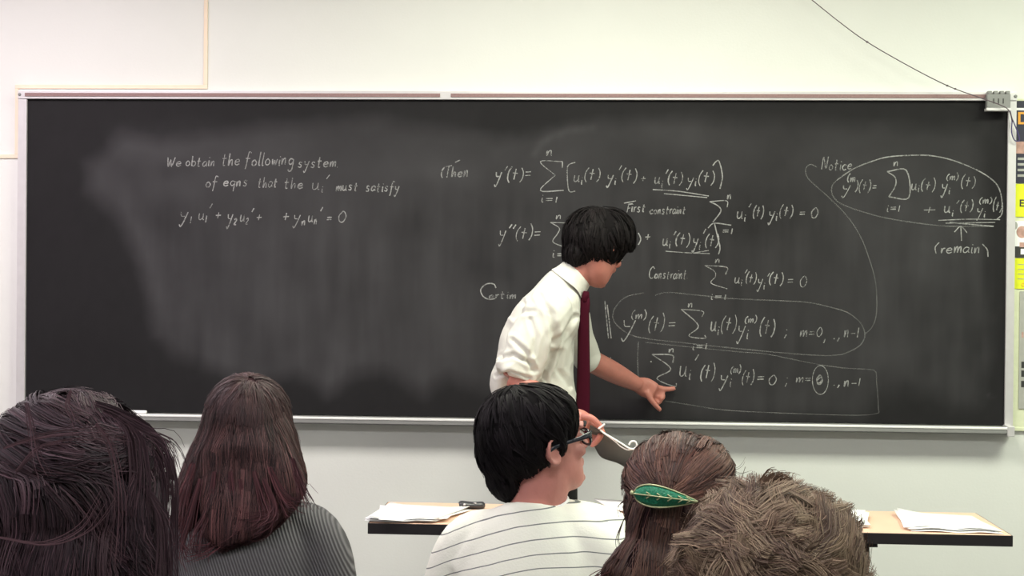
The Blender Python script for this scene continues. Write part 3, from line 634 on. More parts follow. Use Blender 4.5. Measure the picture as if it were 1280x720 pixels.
v, f = loft([(dv[0]-.040, dv[1], TZ+.012), (dv[0]-.034, dv[1], TZ+.0125), (dv[0], dv[1], TZ+.0115), (dv[0]+.032, dv[1], TZ+.012), (dv[0]+.040, dv[1], TZ+.013)], [(.006, .005), (.018, .0115), (.019, .010), (.016, .011), (.005, .005)], (0, 1, 0), 16)
link('casing', pyme('casing', v, f), M['device'], d)
v, f = ell((dv[0]-.022, dv[1]-.016, TZ+.014), (.005, .004, .005)); link('button', pyme('button', v, f), M['chrome'], d)
v, f = ell((dv[0]+.010, dv[1]-.012, TZ+.0195), (.006, .005, .002)); link('button', pyme('button', v, f), M['chrome'], d)

# ------------------------------------------------------------------ people
def person(name_me, pieces, voxel, base, label, m, smooth=3):
    me = union('body', pieces, voxel, smooth)
    me.transform(Matrix.Translation(Vector([-float(x) for x in base])))
    o = link('person', me, m); o.location = base; bpy.context.view_layer.update(); return tag(o, label, 'person')
def seated(cx, cy, zs, ang=0, hip=.46, arm=True):
    "lower body and torso pieces of a sitting adult facing ang (radians from +y, to the right positive)"
    f = np.array([math.sin(ang), math.cos(ang), 0]); r = np.array([f[1], -f[0], 0]); c = np.array([cx, cy, 0]); P = []
    def at(a, b_, z): return c+r*a+f*b_+np.array([0, 0, z])
    P.append(loft([at(0, -.02, hip-.06), at(0, -.03, hip+.05), at(0, -.02, (hip+zs)/2), at(0, -.01, zs-.14), at(0, 0, zs-.03), at(0, .01, zs+.03)], [(.15, .10), (.165, .11), (.135, .09), (.165, .10), (.15, .075), (.06, .05)], r))
    for s in (-1, 1):
        P.append(loft([at(s*.09, 0, hip), at(s*.11, .22, hip+.02), at(s*.12, .42, hip)], [.08, .07, .055], (0, 0, 1)))
        P.append(loft([at(s*.12, .42, hip), at(s*.12, .42, .28), at(s*.12, .40, .07)], [.052, .05, .035], r))
        P.append(loft([at(s*.12, .36, .035), at(s*.125, .44, .035), at(s*.13, .58, .028)], [(.032, .034), (.038, .034), (.035, .02)], r))
        if arm:
            P.append(loft([at(s*.165, 0, zs-.05), at(s*.20, -.01, zs-.15), at(s*.215, .02, zs-.32)], [.05, .045, .036], r))
            P.append(loft([at(s*.215, .02, zs-.32), at(s*.17, .14, zs-.38), at(s*.11, .25, zs-.38)], [.036, .033, .024], (0, 0, 1)))
            P.append(loft([at(s*.11, .24, zs-.38), at(s*.09, .29, zs-.385), at(s*.08, .33, zs-.39)], [(.025, .016), (.034, .015), (.03, .012)], r))
            for q in range(4):
                b0 = at(s*(.055+.017*q), .32, zs-.39); P.append(finger(b0, [b0+f*.03+np.array([0, 0, .002]), b0+f*.055-np.array([0, 0, .014])], .008, .006))
            b0 = at(s*.115, .27, zs-.385)-r*s*.0; P.append(finger(b0, [b0-r*s*-.01+f*.03, b0-r*s*.0+f*.05], .010, .007))
    return P, at
def squeeze(P, cx, w):
    out = []
    for v, f in P:
        v = v.copy(); v[:, 0] = cx+(v[:, 0]-cx)*w; out.append((v, f))
    return out
def shoes(parent, at, m):
    for s in (-1, 1):
        v, f = loft([at(s*.12, .33, .042), at(s*.125, .42, .045), at(s*.13, .56, .036), at(s*.13, .62, .03)], [(.036, .040), (.043, .043), (.042, .034), (.02, .022)], (1, 0, 0)); link('shoe', pyme('shoe', v, f), m, parent)
def trousers(parent, at, hip, m):
    P = [loft([at(0, -.03, hip-.075), at(0, -.03, hip+.03), at(0, -.03, hip+.13)], [(.165, .115), (.178, .122), (.15, .105)], at(1, 0, 0)-at(0, 0, 0))]
    for s in (-1, 1):
        P.append(loft([at(s*.09, 0, hip), at(s*.11, .22, hip+.02), at(s*.12, .42, hip), at(s*.12, .43, hip-.05)], [.095, .085, .07, .05], (0, 0, 1)))
        P.append(loft([at(s*.12, .42, hip), at(s*.12, .42, .28), at(s*.12, .40, .08)], [.066, .066, .06], (1, 0, 0)))
    link('trousers', union('trousers', P, .009, 2), m, parent)
def torso_top(at, zs, hip=.46, extra=0., sleeve=1., sh=.165):
    e = .013+extra
    P = [loft([at(0, -.03, hip+.02), at(0, -.025, (hip+zs)/2-.02), at(0, -.02, zs-.14), at(0, -.005, zs-.045), at(0, .005, zs+.012), at(0, .012, zs+.035)],
              [(.17+e, .12+e), (.145+e, .10+e), (.170+e, .105+e), (sh+e, .085+e), (.085+e, .06+e), (.055+e, .052+e)], at(1, 0, 0)-at(0, 0, 0))]
    for s in (-1, 1):
        q = [at(s*.08, 0, zs-.03), at(s*(sh+.0), 0, zs-.055), at(s*(sh+.04), -.01, zs-.15)]; rr_ = [.045+e, .052+e, .048+e]
        if sleeve > .6: q += [at(s*.217, .02, zs-.32)]; rr_ += [.042+e]
        P.append(loft(q, rr_, (0, 1, 0)))
        if sleeve > .6: P.append(loft([at(s*.217, .02, zs-.32), at(s*.17, .14, zs-.38), at(s*.125, .22, zs-.38)], [.042+e, .038+e, .030+e], (0, 0, 1)))
    return P
R_ = math.radians

# flyaway hairs
def wisps(lst, Yd, parent, pal, n=5, sp=.003, w=.0006, name='stray_hair'):
    PP = []; 
    for path in lst:
        C = crom(np.array([W(x, y, Yd) for x, y in path]), 4)
        C = C[np.linspace(0, len(C)-1, 12).astype(int)]
        for _ in range(n):
            o_ = RNG.normal(size=3)*sp; e_ = RNG.normal(size=3)*sp*1.5; t = np.linspace(0, 1, 12)[:, None]; PP.append(C+o_*(.3+t)+e_*t*t)
    PP = np.array(PP); NNw = np.zeros_like(PP); NNw[..., 1] = -1
    return ribbons(name, PP, NNw+RNG.normal(size=PP.shape)*.1, w, w*.4, palette(len(PP), 1, pal), M['hair'], parent)
# ---- lecturer -------------------------------------------------------------
LY = -.50
hc = W(749, 309, LY); HR = frame(R_(50), R_(-36)); hs = (1.0, 1.02, 1.0)
P = head_pieces(hc, HR, hs)
sh_n = W(683, 392, -.67); sh_f = W(712, 398, -.34)
el_n = W(641, 474, -.72); wr_n = W(709, 520, -.80)
el_f = W(733, 448, -.27); wr_f = W(797, 481, -.10)
A = (0, 1, 0)
P.append(loft([W(682, 560, LY), W(680, 520, LY), W(676, 470, LY), W(678, 420, LY), W(690, 385, LY), W(706, 362, LY)], [(.135, .085), (.135, .09), (.135, .09), (.15, .09), (.14, .075), (.065, .055)], A))
P.append(loft([W(700, 372, LY), W(716, 350, LY), W(736, 326, LY)], [.062, .056, .056], A))
P.append(loft([sh_n, (sh_n+el_n)/2, el_n], [.052, .045, .037], A)); P.append(loft([el_n, el_n*.5+wr_n*.5+np.array([0, 0, .004]), wr_n], [.038, .036, .025], A))
P.append(loft([sh_f, (sh_f+el_f)/2, el_f], [.052, .045, .037], A)); P.append(loft([el_f, el_f*.5+wr_f*.5, wr_f], [.040, .039, .027], A))
# pointing hand (far)
def Wp(x, y, Y): return W(x, y, Y)
P.append(loft([wr_f, Wp(806, 484, -.085), Wp(818, 490, -.075)], [(.020, .029), (.018, .037), (.016, .034)], A, 14))
P.append(finger(Wp(818, 483.5, -.07), [Wp(828, 486, -.055), Wp(836, 486.5, -.045), Wp(844, 485.5, -.034)], .0125, .0085))          # index on the board
P.append(finger(Wp(808, 490, -.095), [Wp(814, 500, -.098), Wp(820, 507, -.098), Wp(826, 513.5, -.095)], .0125, .0085))   # thumb
P.append(finger(Wp(817, 488, -.065), [Wp(826, 491.5, -.055), Wp(829, 496, -.062), Wp(824, 499, -.072)], .0115, .0095))
P.append(finger(Wp(816, 492, -.062), [Wp(823, 497, -.055), Wp(825, 502, -.062), Wp(820, 503, -.074)], .0115, .009))
P.append(finger(Wp(813, 495, -.060), [Wp(819, 501, -.056), Wp(820, 505, -.062), Wp(816, 505, -.072)], .0105, .008))
# near hand gripping the papers
def Wn(x, y, Y=-.82): return W(x, y, Y)
P.append(loft([wr_n, Wn(722, 524), Wn(735, 531)], [(.022, .026), (.026, .034), (.022, .032)], A, 14))
P.append(finger(Wn(728, 520, -.85), [Wn(738, 522, -.87), Wn(747, 529, -.872), Wn(753, 536, -.868)], .013, .009))      # thumb along the edge
for q, (dx, dy, dY) in enumerate(((0, 0, 0), (-3, 5, .006), (-6, 9, .01), (-9, 12, .012))):
    P.append(finger(Wn(735+dx, 528+dy, -.80+dY), [Wn(747+dx, 533+dy, -.795+dY), Wn(754+dx, 541+dy, -.815+dY), Wn(748+dx, 545+dy, -.845+dY)], .0112-.0006*q, .008))
for s in (-1, 1):
    y = LY+s*.1
    P.append(loft([W(682, 560, y), W(688, 640, y), (W(688, 640, y)[0]-.0, y, .50), (W(684, 640, y)[0], y, .08)], [.052, .058, .05, .038], A))
    fx = W(684, 640, y)[0]; P.append(loft([(fx-.05, y, .035), (fx+.05, y, .04), (fx+.15, y, .03)], [(.034, .034), (.038, .036), (.034, .022)], A))
base = (float(W(684, 640, LY)[0]), LY, 0)
lec = person('lecturer', P, .0048, base, 'lecturer in white shirt and dark red tie bending and pointing at the blackboard', M['skin'])
eyes(lec, hc, HR, hs)
# shirt
P = [loft([W(678, 545, LY), W(672, 505, LY), W(668, 470, LY), W(672, 430, LY), W(684, 394, LY), W(700, 364, LY), W(712, 352, LY)],
          [(.165, .13), (.165, .135), (.16, .13), (.175, .125), (.165, .10), (.09, .075), (.062, .058)], A, 28),
     loft([sh_n+np.array([.03, .05, .02]), sh_n, (sh_n+el_n)/2+np.array([-.0, 0, .0]), el_n*.85+sh_n*.15+np.array([0, 0, .005])], [.06, .078, .080, .068], A),
     loft([sh_f, (sh_f+el_f)/2, el_f+np.array([.0, 0, .012])], [.072, .058, .048], A),
     ell(W(708, 382, LY), (.055, .115, .07)), ell(W(703, 400, LY), (.06, .13, .08)),
     loft([W(640, 452, -.6), W(630, 478, -.58), W(636, 505, -.56)], [(.10, .045), (.10, .045), (.09, .04)], A)]
# rolled cuffs
d = nrm(el_n-sh_n); c0 = el_n*.93+sh_n*.07
P.append(loft([c0-d*.035, c0-d*.005, c0+d*.012], [.072, .073, .066], A))
d2 = nrm(np.array(wr_f)-np.array(el_f)); P.append(loft([el_f-d2*.02, el_f+d2*.012, el_f+d2*.024], [.047, .051, .045], A))
# pulled folds
for a, b_, r in (((668, 402), (648, 446), .010), ((690, 400), (697, 440), .006), ((640, 420), (628, 462), .010), ((652, 436), (664, 456), .007), ((676, 386), (650, 404), .010)):
    Yf = -.735 if a[0] < 690 else -.66
    P.append(loft([W(*a, Yf+.03), W((a[0]+b_[0])/2+2, (a[1]+b_[1])/2, Yf), W(*b_, Yf+.03)], [.003, r, .003], A, 10))
CRS = [([(676, 370), (690, 392), (694, 420), (689, 450), (672, 482)], .013, .009), ([(655, 380), (634, 412), (624, 446)], .008, .008), ([(644, 424), (660, 438), (668, 460)], .008, .007), ([(694, 428), (708, 413), (718, 396)], .008, .007),
       ([(626, 446), (644, 441), (666, 452)], .008, .006), ([(620, 470), (640, 462), (664, 470)], .006, .005), ([(712, 486), (696, 462), (700, 440)], .007, .008), ([(684, 486), (680, 466)], .006, .006), ([(664, 398), (672, 420), (668, 440)], .006, .007), ([(640, 398), (650, 390), (668, 388)], .005, .007)]
CRW = [(np.array([W(x, y, -.66)[[0, 2]] for x, y in c]), a, w_) for c, a, w_ in CRS]
ff0 = folds(.005, (7, 7, 7), 3)
def sfold(p):
    d = ff0(p)
    if p[1] < LY-.03:
        q = np.array([p[0], p[2]])
        for c, a, w_ in CRW:
            m_ = 9.
            for k in range(len(c)-1):
                ab = c[k+1]-c[k]; t = min(1, max(0, float((q-c[k]) @ ab/(ab @ ab)))); m_ = min(m_, float(np.hypot(*(q-c[k]-ab*t))))
            if m_ < w_*4: d += -a*math.exp(-(m_/w_)**2)+a*.45*math.exp(-((m_-w_*2)/w_)**2)
    return d
me = union('shirt', P, .0055, 3, .5, sfold); shirt = link('shirt', me, M['shirt'], lec)
# collar
cn = W(714, 346, LY); ax = nrm(W(742, 318, LY)-W(704, 368, LY)); sd = np.array([0, 1, 0.]); fw = np.cross(sd, ax); fw = fw if fw[0] > 0 else -fw
V = []; Fc = []; nseg = 40
rowsC = [(-.020, .088, .078), (-.005, .076, .070), (.018, .068, .063), (.030, .064, .060), (.031, .060, .056), (.0, .058, .055)]
for h, ra, rb in rowsC:
    for i in range(nseg):
        th = 2*math.pi*i/nseg; front = max(0, math.cos(th)); hh = h-(.030*front**3 if h < .01 else .012*front)
        V.append(cn+ax*hh+sd*ra*.88*math.sin(th)+fw*(rb*.98*math.cos(th)+.008))
for k in range(len(rowsC)-1):
    for i in range(nseg): Fc.append((k*nseg+i, k*nseg+(i+1) % nseg, (k+1)*nseg+(i+1) % nseg, (k+1)*nseg+i))
link('collar', pyme('collar', V, Fc), M['shirt'], shirt)
# tie: hangs straight down from the collar
TYy = LY-.045
rows_t = [(731.5, 372, .016), (731, 380, .019), (730, 392, .019), (729.5, 420, .0215), (729.5, 455, .023), (729, 490, .0245), (728, 520, .026), (727, 545, .028), (727, 556, .004)]
V = []; Fc = []
for px, py, w_ in rows_t:
    c = W(px, py, TYy); 
    for a, b_ in ((-1, -.2), (-.5, -1), (.5, -1), (1, -.2), (.5, .6), (-.5, .6)): V.append(c+np.array([a*w_*.93, 0, 0])+np.array([0, b_*.006-a*w_*.25, 0]))
for k in range(len(rows_t)-1):
    for i in range(6): Fc.append((k*6+i, k*6+(i+1) % 6, (k+1)*6+(i+1) % 6, (k+1)*6+i))
Fc += [tuple(range(5, -1, -1)), tuple(range(len(V)-6, len(V)))]
tie = link('tie', pyme('tie', V, Fc), M['tie'], lec)
v, f = loft([W(733, 364, TYy), W(732, 370, TYy), W(731.5, 377, TYy)], [(.009, .009), (.013, .013), (.009, .009)], A, 14); link('tie_knot', pyme('tie_knot', v, f), M['tie'], tie)
# trousers
P = [loft([W(682, 600, LY), W(681, 560, LY), W(679, 520, LY), W(677, 498, LY)], [(.17, .118), (.17, .120), (.158, .118), (.15, .112)], A)]
for s in (-1, 1):
    y = LY+s*.095; bx_ = W(684, 640, y)[0]
    P.append(loft([W(681, 570, y), W(686, 640, y), (bx_+.01, y, .45), (bx_, y, .06)], [(.09, .10), (.09, .095), .07, .065], A))
link('trousers', union('trousers', P, .008, 2, .5, folds(.004, (8, 8, 5), 9)), M['trouser'], lec)
for s in (-1, 1):
    y = LY+s*.1; v, f = loft([(base[0]-.09, y, .04), (base[0]-.03, y, .05), (base[0]+.08, y, .042), (base[0]+.19, y, .028)], [(.03, .036), (.042, .05), (.046, .04), (.028, .02)], A); link('shoe', pyme('shoe', v, f), M['leather'], lec)
# hair
P = [ell(W(745, 297, LY), (.113, .10, .105)), ell(W(762, 292, LY), (.085, .093, .085)), ell(W(724, 316, LY), (.055, .082, .055)), ell(W(772, 300, LY-.0), (.052, .08, .045)), ell(W(786, 305, LY+.01), (.018, .06, .024))]
HM = union('hair', P, .006, 3); HM2 = HM.copy(); cr = W(752, 262, LY)
lhair = link('hair', HM, mat('hair_black_base', (20, 18, 19), .9, spec=.1), lec)
def fl(p, n_):
    d = p-cr; d = d*np.array([1, 1, .6]); return nrm(d)+np.array([.25, 0, -.9])
G, NN = guides(HM2, 650, fl, .055, 7, (.001, .004), .006)
Pp, N2 = fleshed(G, NN, 8, .004, .5)
ribbons('hair_strands', Pp, N2, .0011, .0004, palette(len(G), 8, [(26, 22, 24), (32, 28, 29), (18, 16, 17)]), M['hair_black'], lhair)
# papers held in the near hand
q = [W(752, 538, -.86), W(772, 549, -.875), W(786, 559, -.885), W(800, 565, -.86), W(818, 575, -.83)]
pp = empty('held_papers', tuple(W(750, 540, -.84)), 'dark grey sheet with a curled white paper edge held in the lecturer near hand', 'papers')
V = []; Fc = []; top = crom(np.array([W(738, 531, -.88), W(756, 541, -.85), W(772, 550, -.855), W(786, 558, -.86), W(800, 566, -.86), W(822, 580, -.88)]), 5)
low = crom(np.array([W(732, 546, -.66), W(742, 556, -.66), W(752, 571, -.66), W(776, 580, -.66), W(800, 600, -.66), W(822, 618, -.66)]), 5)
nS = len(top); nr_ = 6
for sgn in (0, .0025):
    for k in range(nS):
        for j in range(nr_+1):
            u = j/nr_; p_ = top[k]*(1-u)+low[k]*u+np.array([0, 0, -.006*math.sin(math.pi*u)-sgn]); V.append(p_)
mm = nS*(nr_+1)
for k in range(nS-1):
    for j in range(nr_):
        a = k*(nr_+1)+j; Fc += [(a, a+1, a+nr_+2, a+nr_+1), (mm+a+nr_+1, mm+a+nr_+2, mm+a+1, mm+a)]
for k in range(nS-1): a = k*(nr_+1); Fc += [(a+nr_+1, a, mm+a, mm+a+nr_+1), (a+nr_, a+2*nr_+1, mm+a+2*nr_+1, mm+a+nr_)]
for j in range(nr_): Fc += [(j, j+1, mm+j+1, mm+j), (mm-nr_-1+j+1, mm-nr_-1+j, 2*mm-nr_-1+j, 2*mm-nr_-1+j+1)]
link('dark_sheet', pyme('dark_sheet', V, Fc), mat('dark_grey_matte', (92, 92, 90), .9), pp)  # sheet below the white strip, one even dark grey
def strip(path, w, th, name='curled_edge'):
    C = crom(np.array(path), 6); V = []; Fc = []
    for k in range(len(C)):
        t = nrm(C[min(k+1, len(C)-1)]-C[max(0, k-1)]); nn = nrm(np.cross(t, [0, 1, 0])); s_ = np.array([0, 1, 0.])
        for a, b_ in ((-1, -1), (1, -1), (1, 1), (-1, 1)): V.append(C[k]+nn*a*th+s_*b_*w)
    for k in range(len(C)-1):
        for i in range(4): Fc.append((k*4+i, k*4+(i+1) % 4, k*4+4+(i+1) % 4, k*4+4+i))
    Fc += [(3, 2, 1, 0), tuple(len(V)-4+i for i in range(4))]
    link(name, pyme(name, V, Fc), M['paper'], pp)
strip([W(x, y, -.875) for x, y in ((750, 537), (756, 542), (768, 549), (778, 555), (786, 560), (792, 561), (796, 557), (794, 552), (789, 552), (786, 556))], .006, .0024)
strip([W(x, y, -.872) for x, y in ((757, 543), (768, 551), (776, 558), (784, 562), (790, 561.5))], .006, .0016)
strip([W(x, y, -.88) for x, y in ((748, 536), (752, 533), (756, 530))], .004, .0026)

# ---- student with glasses (centre) ------------------------------------------
SY = -2.45; hc = W(672, 559, SY); HR = frame(R_(33), R_(9)); hs = (1.0, 1.06, .85)
zsh = W(672, 655, SY)[2]; sx = W(668, 655, SY)[0]; sang = R_(12)
P, at = seated(sx, SY-.02, zsh-.0, sang); P = squeeze(P, sx, .88)
P += head_pieces(hc, HR, hs)
P.append(loft([W(668, 665, SY), W(671, 635, SY), W(676, 600, SY), W(678, 575, SY)], [(.058, .062), (.054, .056), (.057, .060), (.055, .06)], (0, 1, 0)))
stu = person('student', P, .0048, (float(sx), SY, 0), 'student with short black hair, dark glasses and white striped shirt at centre', M['skin2'])
eyes(stu, hc, HR, hs); STUDENT_X = float(sx)+.09
# striped shirt
P = squeeze(torso_top(at, zsh, sleeve=.5, sh=.155, extra=.003), sx, .90)
P.append(loft([W(582, 712, SY), W(612, 674, SY), W(650, 655, SY), W(700, 652, SY), W(750, 665, SY+.02), W(800, 690, SY+.04)], [(.075, .045), (.085, .05), (.08, .045), (.08, .045), (.085, .05), (.07, .05)], (0, 1, 0)))
P.append(loft([W(600, 672, SY), W(632, 652, SY), W(672, 643, SY), W(712, 647, SY), W(752, 660, SY)], [(.05, .03), (.058, .03), (.062, .026), (.058, .03), (.05, .03)], (0, 1, 0)))
def fd(p): return .004*noise.noise(Vector((p[0]*6, p[1]*6, p[2]*9)))
me = union('striped_shirt', P, .006, 4, .5, fd); ss = link('striped_shirt', me, stripe_mat(), stu)
cN = W(672, 634, SY); V, Fc = [], []
for k in range(33):
    pass
ring = [cN+np.array([.061*math.cos(a), .061*math.sin(a), .010*math.sin(a)+.010*math.cos(a)]) for a in np.linspace(0, 2*math.pi, 25)]
v, f = loft(ring, [(.011, .004)]*25, (0, 0, 1), 8, 2, False); link('neckband', pyme('neckband', v, f), M['paper'], ss)
trousers(stu, at, .46, M['denim']); shoes(stu, at, M['leather'])
# hair
P = [ell(W(652, 541, SY), (.095, .099, .099)), ell(W(672, 525, SY), (.082, .096, .073)), ell(W(640, 562, SY), (.073, .078, .072)), ell(W(636, 590, SY+.01), (.046, .062, .058)),
     ell(W(655, 604, SY+.02), (.03, .06, .03)), ell(W(702, 518, SY-.01), (.030, .066, .040)), ell(W(700, 547, SY-.048), (.013, .02, .036)), ell(W(692, 534, SY-.035), (.03, .04, .032))]
HM = union('hair', P, .0055, 3); HM2 = HM.copy(); shair = link('hair', HM, mat('hair_black_glossy', (20, 18, 20), .9, spec=.1), stu); cr = W(640, 490, SY)
def fl(p, n_):
    d = (p-cr)*np.array([1, 1, .5]); return nrm(d)*.9+np.array([.25, 0, -.8])
G, NN = guides(HM2, 800, fl, .05, 7, (.0005, .003), .003); Pp, N2 = fleshed(G, NN, 8, .0035, .4, .002)
ribbons('hair_strands', Pp, N2, .0010, .0004, palette(len(G), 8, [(24, 20, 24), (32, 28, 32), (16, 14, 16)]), M['hair_black'], shair)
# glasses
def gl(p): return loc2w(hc, HR, p, hs)
gp = [gl((.064, .084, .018)), gl((.072, .078, .020)), gl((.081, .05, .018)), gl((.082, .0, .014)), gl((.080, -.02, .004))]
gl_o = link('glasses', pyme('glasses', *loft(gp, [(.0022, .006), (.0024, .007), (.0022, .0045), (.002, .004), (.002, .003)], np.array(HR[:, 0]), 8, 4)), M['glass_frame'], stu)
gpl = [gl((-.064, .084, .018)), gl((-.072, .078, .020)), gl((-.081, .05, .018)), gl((-.082, .0, .014)), gl((-.080, -.02, .004))]
link('temple', pyme('temple', *loft(gpl, [(.0022, .006), (.0024, .006), (.0022, .0045), (.002, .004), (.002, .003)], np.array(HR[:, 0]), 8, 4)), M['glass_frame'], gl_o)
for s in (-1, 1):
    rim = [gl((s*(.035+.027*math.copysign(abs(math.cos(a))**.7, math.cos(a))), .095-.012*abs(.5+.5*math.cos(a)), .008+.019*math.copysign(abs(math.sin(a))**.7, math.sin(a)))) for a in np.linspace(0, 2*math.pi, 21)]
    link('rim', pyme('rim', *loft(rim, [.0024]*21, (0, 0, 1), 8, 2, False)), M['glass_frame'], gl_o)
    v, f = ell((0, 0, 0), (.026, .0012, .018), None, 20, 10); v = np.array([gl((s*.035+p_[0], .091+p_[1]-.08*p_[0]*s, .008+p_[2])) for p_ in v]); link('lens', pyme('lens', v, f), M['lens'], gl_o)
link('bridge', pyme('bridge', *loft([gl((-.009, .096, .014)), gl((0, .102, .016)), gl((.009, .096, .014))], [.0022]*3, (0, 0, 1), 8, 4)), M['glass_frame'], gl_o)
v, f = loft([gl((.014, .093, .036)), gl((.032, .093, .042)), gl((.052, .080, .036))], [(.002, .003), (.003, .004), (.001, .002)], (0, 0, 1), 8, 4); link('eyebrow', pyme('eyebrow', v, f), M['trouser'], stu)

# ---- long-haired girl in grey sweater (left) ---------------------------------
GY = -2.40; hc = W(310, 556, GY); HR = frame(R_(95), R_(-4)); gx_ = W(316, 660, GY)[0]; zsh = W(316, 642, GY)[2]
P, at = seated(gx_, GY-.0, zsh, 0); P = squeeze(P, gx_, .82); P += head_pieces(hc, HR, (.95, .95, .95), False); P.append(loft([W(312, 655, GY), W(311, 610, GY), W(310, 575, GY)], [.052, .048, .05], A))
g2 = person('girl', P, .0065, (float(gx_), GY, 0), 'person with long reddish brown straight hair and grey ribbed sweater at left', M['skin2']); eyes(g2, hc, HR, (.95,)*3)
P = squeeze(torso_top(at, zsh, sleeve=1, sh=.162, extra=.004), gx_, .835); me = union('sweater', P, .006, 4, .5, fd); link('sweater', me, rib_mat(), g2)
trousers(g2, at, .46, M['denim']); shoes(g2, at, M['leather'])
P = [ell(W(309, 532, GY-.005), (.088, .10, .103)), ell(W(309, 560, GY-.02), (.102, .09, .10)), loft([W(309, 540, GY-.02), W(308, 580, GY-.04), W(304, 612, GY-.075), W(296, 636, GY-.10), W(282, 658, GY-.115), W(268, 676, GY-.12)], [(.08, .09), (.085, .108), (.05, .118), (.032, .085), (.020, .050), (.010, .02)], A),
     loft([W(350, 560, GY-.0), W(362, 598, GY-.02), W(368, 622, GY-.03)], [(.05, .03), (.04, .028), (.02, .012)], A), loft([W(262, 560, GY-.0), W(243, 610, GY-.03), W(234, 640, GY-.05), W(238, 660, GY-.06)], [(.05, .03), (.04, .03), (.030, .022), (.015, .012)], A)]
HM = union('hair', P, .0065, 4); HM2 = HM.copy(); gh = link('hair', HM, mat('hair_auburn_base', (52, 32, 36), .9, spec=.1), g2); cr = W(312, 474, GY-.04)
CRX = 1
def fl(p, n_):
    d = (p-cr); s_ = math.exp(-max(0, cr[2]-p[2])/.06); return nrm(d*np.array([1, 1, .3]))*s_*1.4+np.array([-.10*(p[2] < cr[2]-.2), 0, -1.0])
G, NN = guides(HM2, 900, fl, .13, 11, (.001, .005), .005, wob=.12); Pp, N2 = fleshed(G, NN, 16, .006, .3)
G2_, N2_ = guides(HM2, 160, fl, .06, 11, (.004, .007), .003, wob=.1, keep=lambda p: np.linalg.norm(p-cr) < .06)
G3, N3 = fleshed(G2_, N2_, 16, .006, .3)
K = 16; cols = palette(len(G), K, [(68, 54, 55), (88, 66, 66), (52, 42, 45), (76, 58, 60), (30, 25, 28), (38, 30, 33), (114, 84, 84)])
zrel = ((cr[2]-Pp[:, :, 2])/.28).clip(0, 1)[..., None]; colv = cols[:, None, :]*(1-zrel*.8)+(cols[:, None, :]*1.1*np.array([1.30, .98, 1.02]))*zrel*.9
ribbons('hair_strands', Pp, N2, .0006, .0003, colv, M['hair'], gh)
ribbons('crown_strands', G3, N3, .0006, .0003, palette(len(G2_), 16, [(70, 52, 54), (58, 44, 48), (88, 62, 64)]), M['hair'], gh)
WZL = [[(288, 590), (292, 635), (286, 662), (264, 684), (240, 690)], [(318, 590), (328, 625), (334, 645), (318, 656)], [(268, 590), (262, 635), (250, 662), (246, 684)], [(300, 600), (306, 640), (298, 664), (276, 680)],
       [(338, 585), (350, 612), (362, 628), (372, 630)], [(366, 575), (376, 605), (384, 628)], [(330, 600), (342, 630), (340, 646), (322, 652)], [(250, 600), (236, 650), (226, 680), (232, 694)], [(240, 580), (226, 625), (216, 665)]]

wisps(WZL, GY-.125, gh, [(104, 62, 68), (84, 52, 58), (62, 42, 48)], 34, .006, .0009, 'hair_ends')
# ---- woman with leaf barrette ------------------------------------------------
BY = -3.20; hc = W(848, 652, BY); HR = frame(R_(86), R_(0)); bx_ = W(848, 760, BY)[0]; zsh = W(848, 742, BY)[2]
P, at = seated(bx_, BY, zsh, 0); P += head_pieces(hc, HR, (.93, .93, .93), False); P.append(loft([W(848, 745, BY), W(848, 700, BY), W(848, 660, BY)], [.05, .046, .05], A))
g3 = person('woman', P, .0065, (float(bx_), BY, 0), 'person with brown hair pinned back by a green leaf barrette', M['skin2']); eyes(g3, hc, HR, (.93,)*3)
link('top', union('top', torso_top(at, zsh, sleeve=1, sh=.15, extra=-.004), .008, 3), M['plum'], g3); trousers(g3, at, .46, M['denim']); shoes(g3, at, M['leather'])
P = [ell(W(848, 607, BY), (.081, .092, .077)), ell(W(845, 630, BY-.01), (.076, .085, .07)), ell(W(872, 590, BY-.01), (.052, .07, .050)), ell(W(828, 598, BY-.01), (.050, .07, .052)),
     loft([W(838, 622, BY-.06), W(830, 655, BY-.065), W(828, 685, BY-.07), W(818, 712, BY-.085), W(800, 745, BY-.10)], [(.04, .050), (.042, .052), (.038, .050), (.035, .058), (.03, .062)], A),
     loft([W(840, 655, BY), W(850, 690, BY-.02), W(850, 730, BY-.04), W(848, 770, BY-.06)], [(.05, .06), (.05, .05), (.05, .055), (.04, .05)], A)]
HM = union('hair', P, .0055, 3); HM2 = HM.copy(); bh = link('hair', HM, mat('hair_brown_base', (44, 30, 32), .9, spec=.1), g3)
cl = W(832, 622, BY-.105); topc = W(850, 560, BY+.05)
def fl(p, n_):
    if p[2] > cl[2]-.005:
        d = cl-p; return nrm(d)+np.array([.0, -.05, -.15])
    return np.array([-.12, 0, -1.])
G, NN = guides(HM2, 800, fl, .075, 9, (.0008, .0035), .003, wob=.12); Pp, N2 = fleshed(G, NN, 16, .005, .4, .002)
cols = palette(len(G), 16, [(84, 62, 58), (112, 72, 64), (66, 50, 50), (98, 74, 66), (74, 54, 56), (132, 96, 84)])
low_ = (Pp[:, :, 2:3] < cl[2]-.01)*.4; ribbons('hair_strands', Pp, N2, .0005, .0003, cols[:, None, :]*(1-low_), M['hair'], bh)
wisps([[(905, 575), (918, 585), (926, 580), (930, 572)], [(908, 582), (922, 592), (934, 590)], [(900, 590), (918, 600), (930, 603), (935, 600)], [(905, 600), (922, 606), (930, 598), (936, 585)]], BY, bh, [(90, 70, 60)], 2, .002, .0004)
wisps([[(785, 640), (778, 655), (772, 675), (776, 690)], [(790, 650), (783, 665), (786, 690), (778, 705)], [(795, 655), (786, 680), (792, 700), (780, 720)], [(783, 625), (774, 630), (776, 640)]], BY-.05, bh, [(70, 50, 48)], 4, .002, .0005)
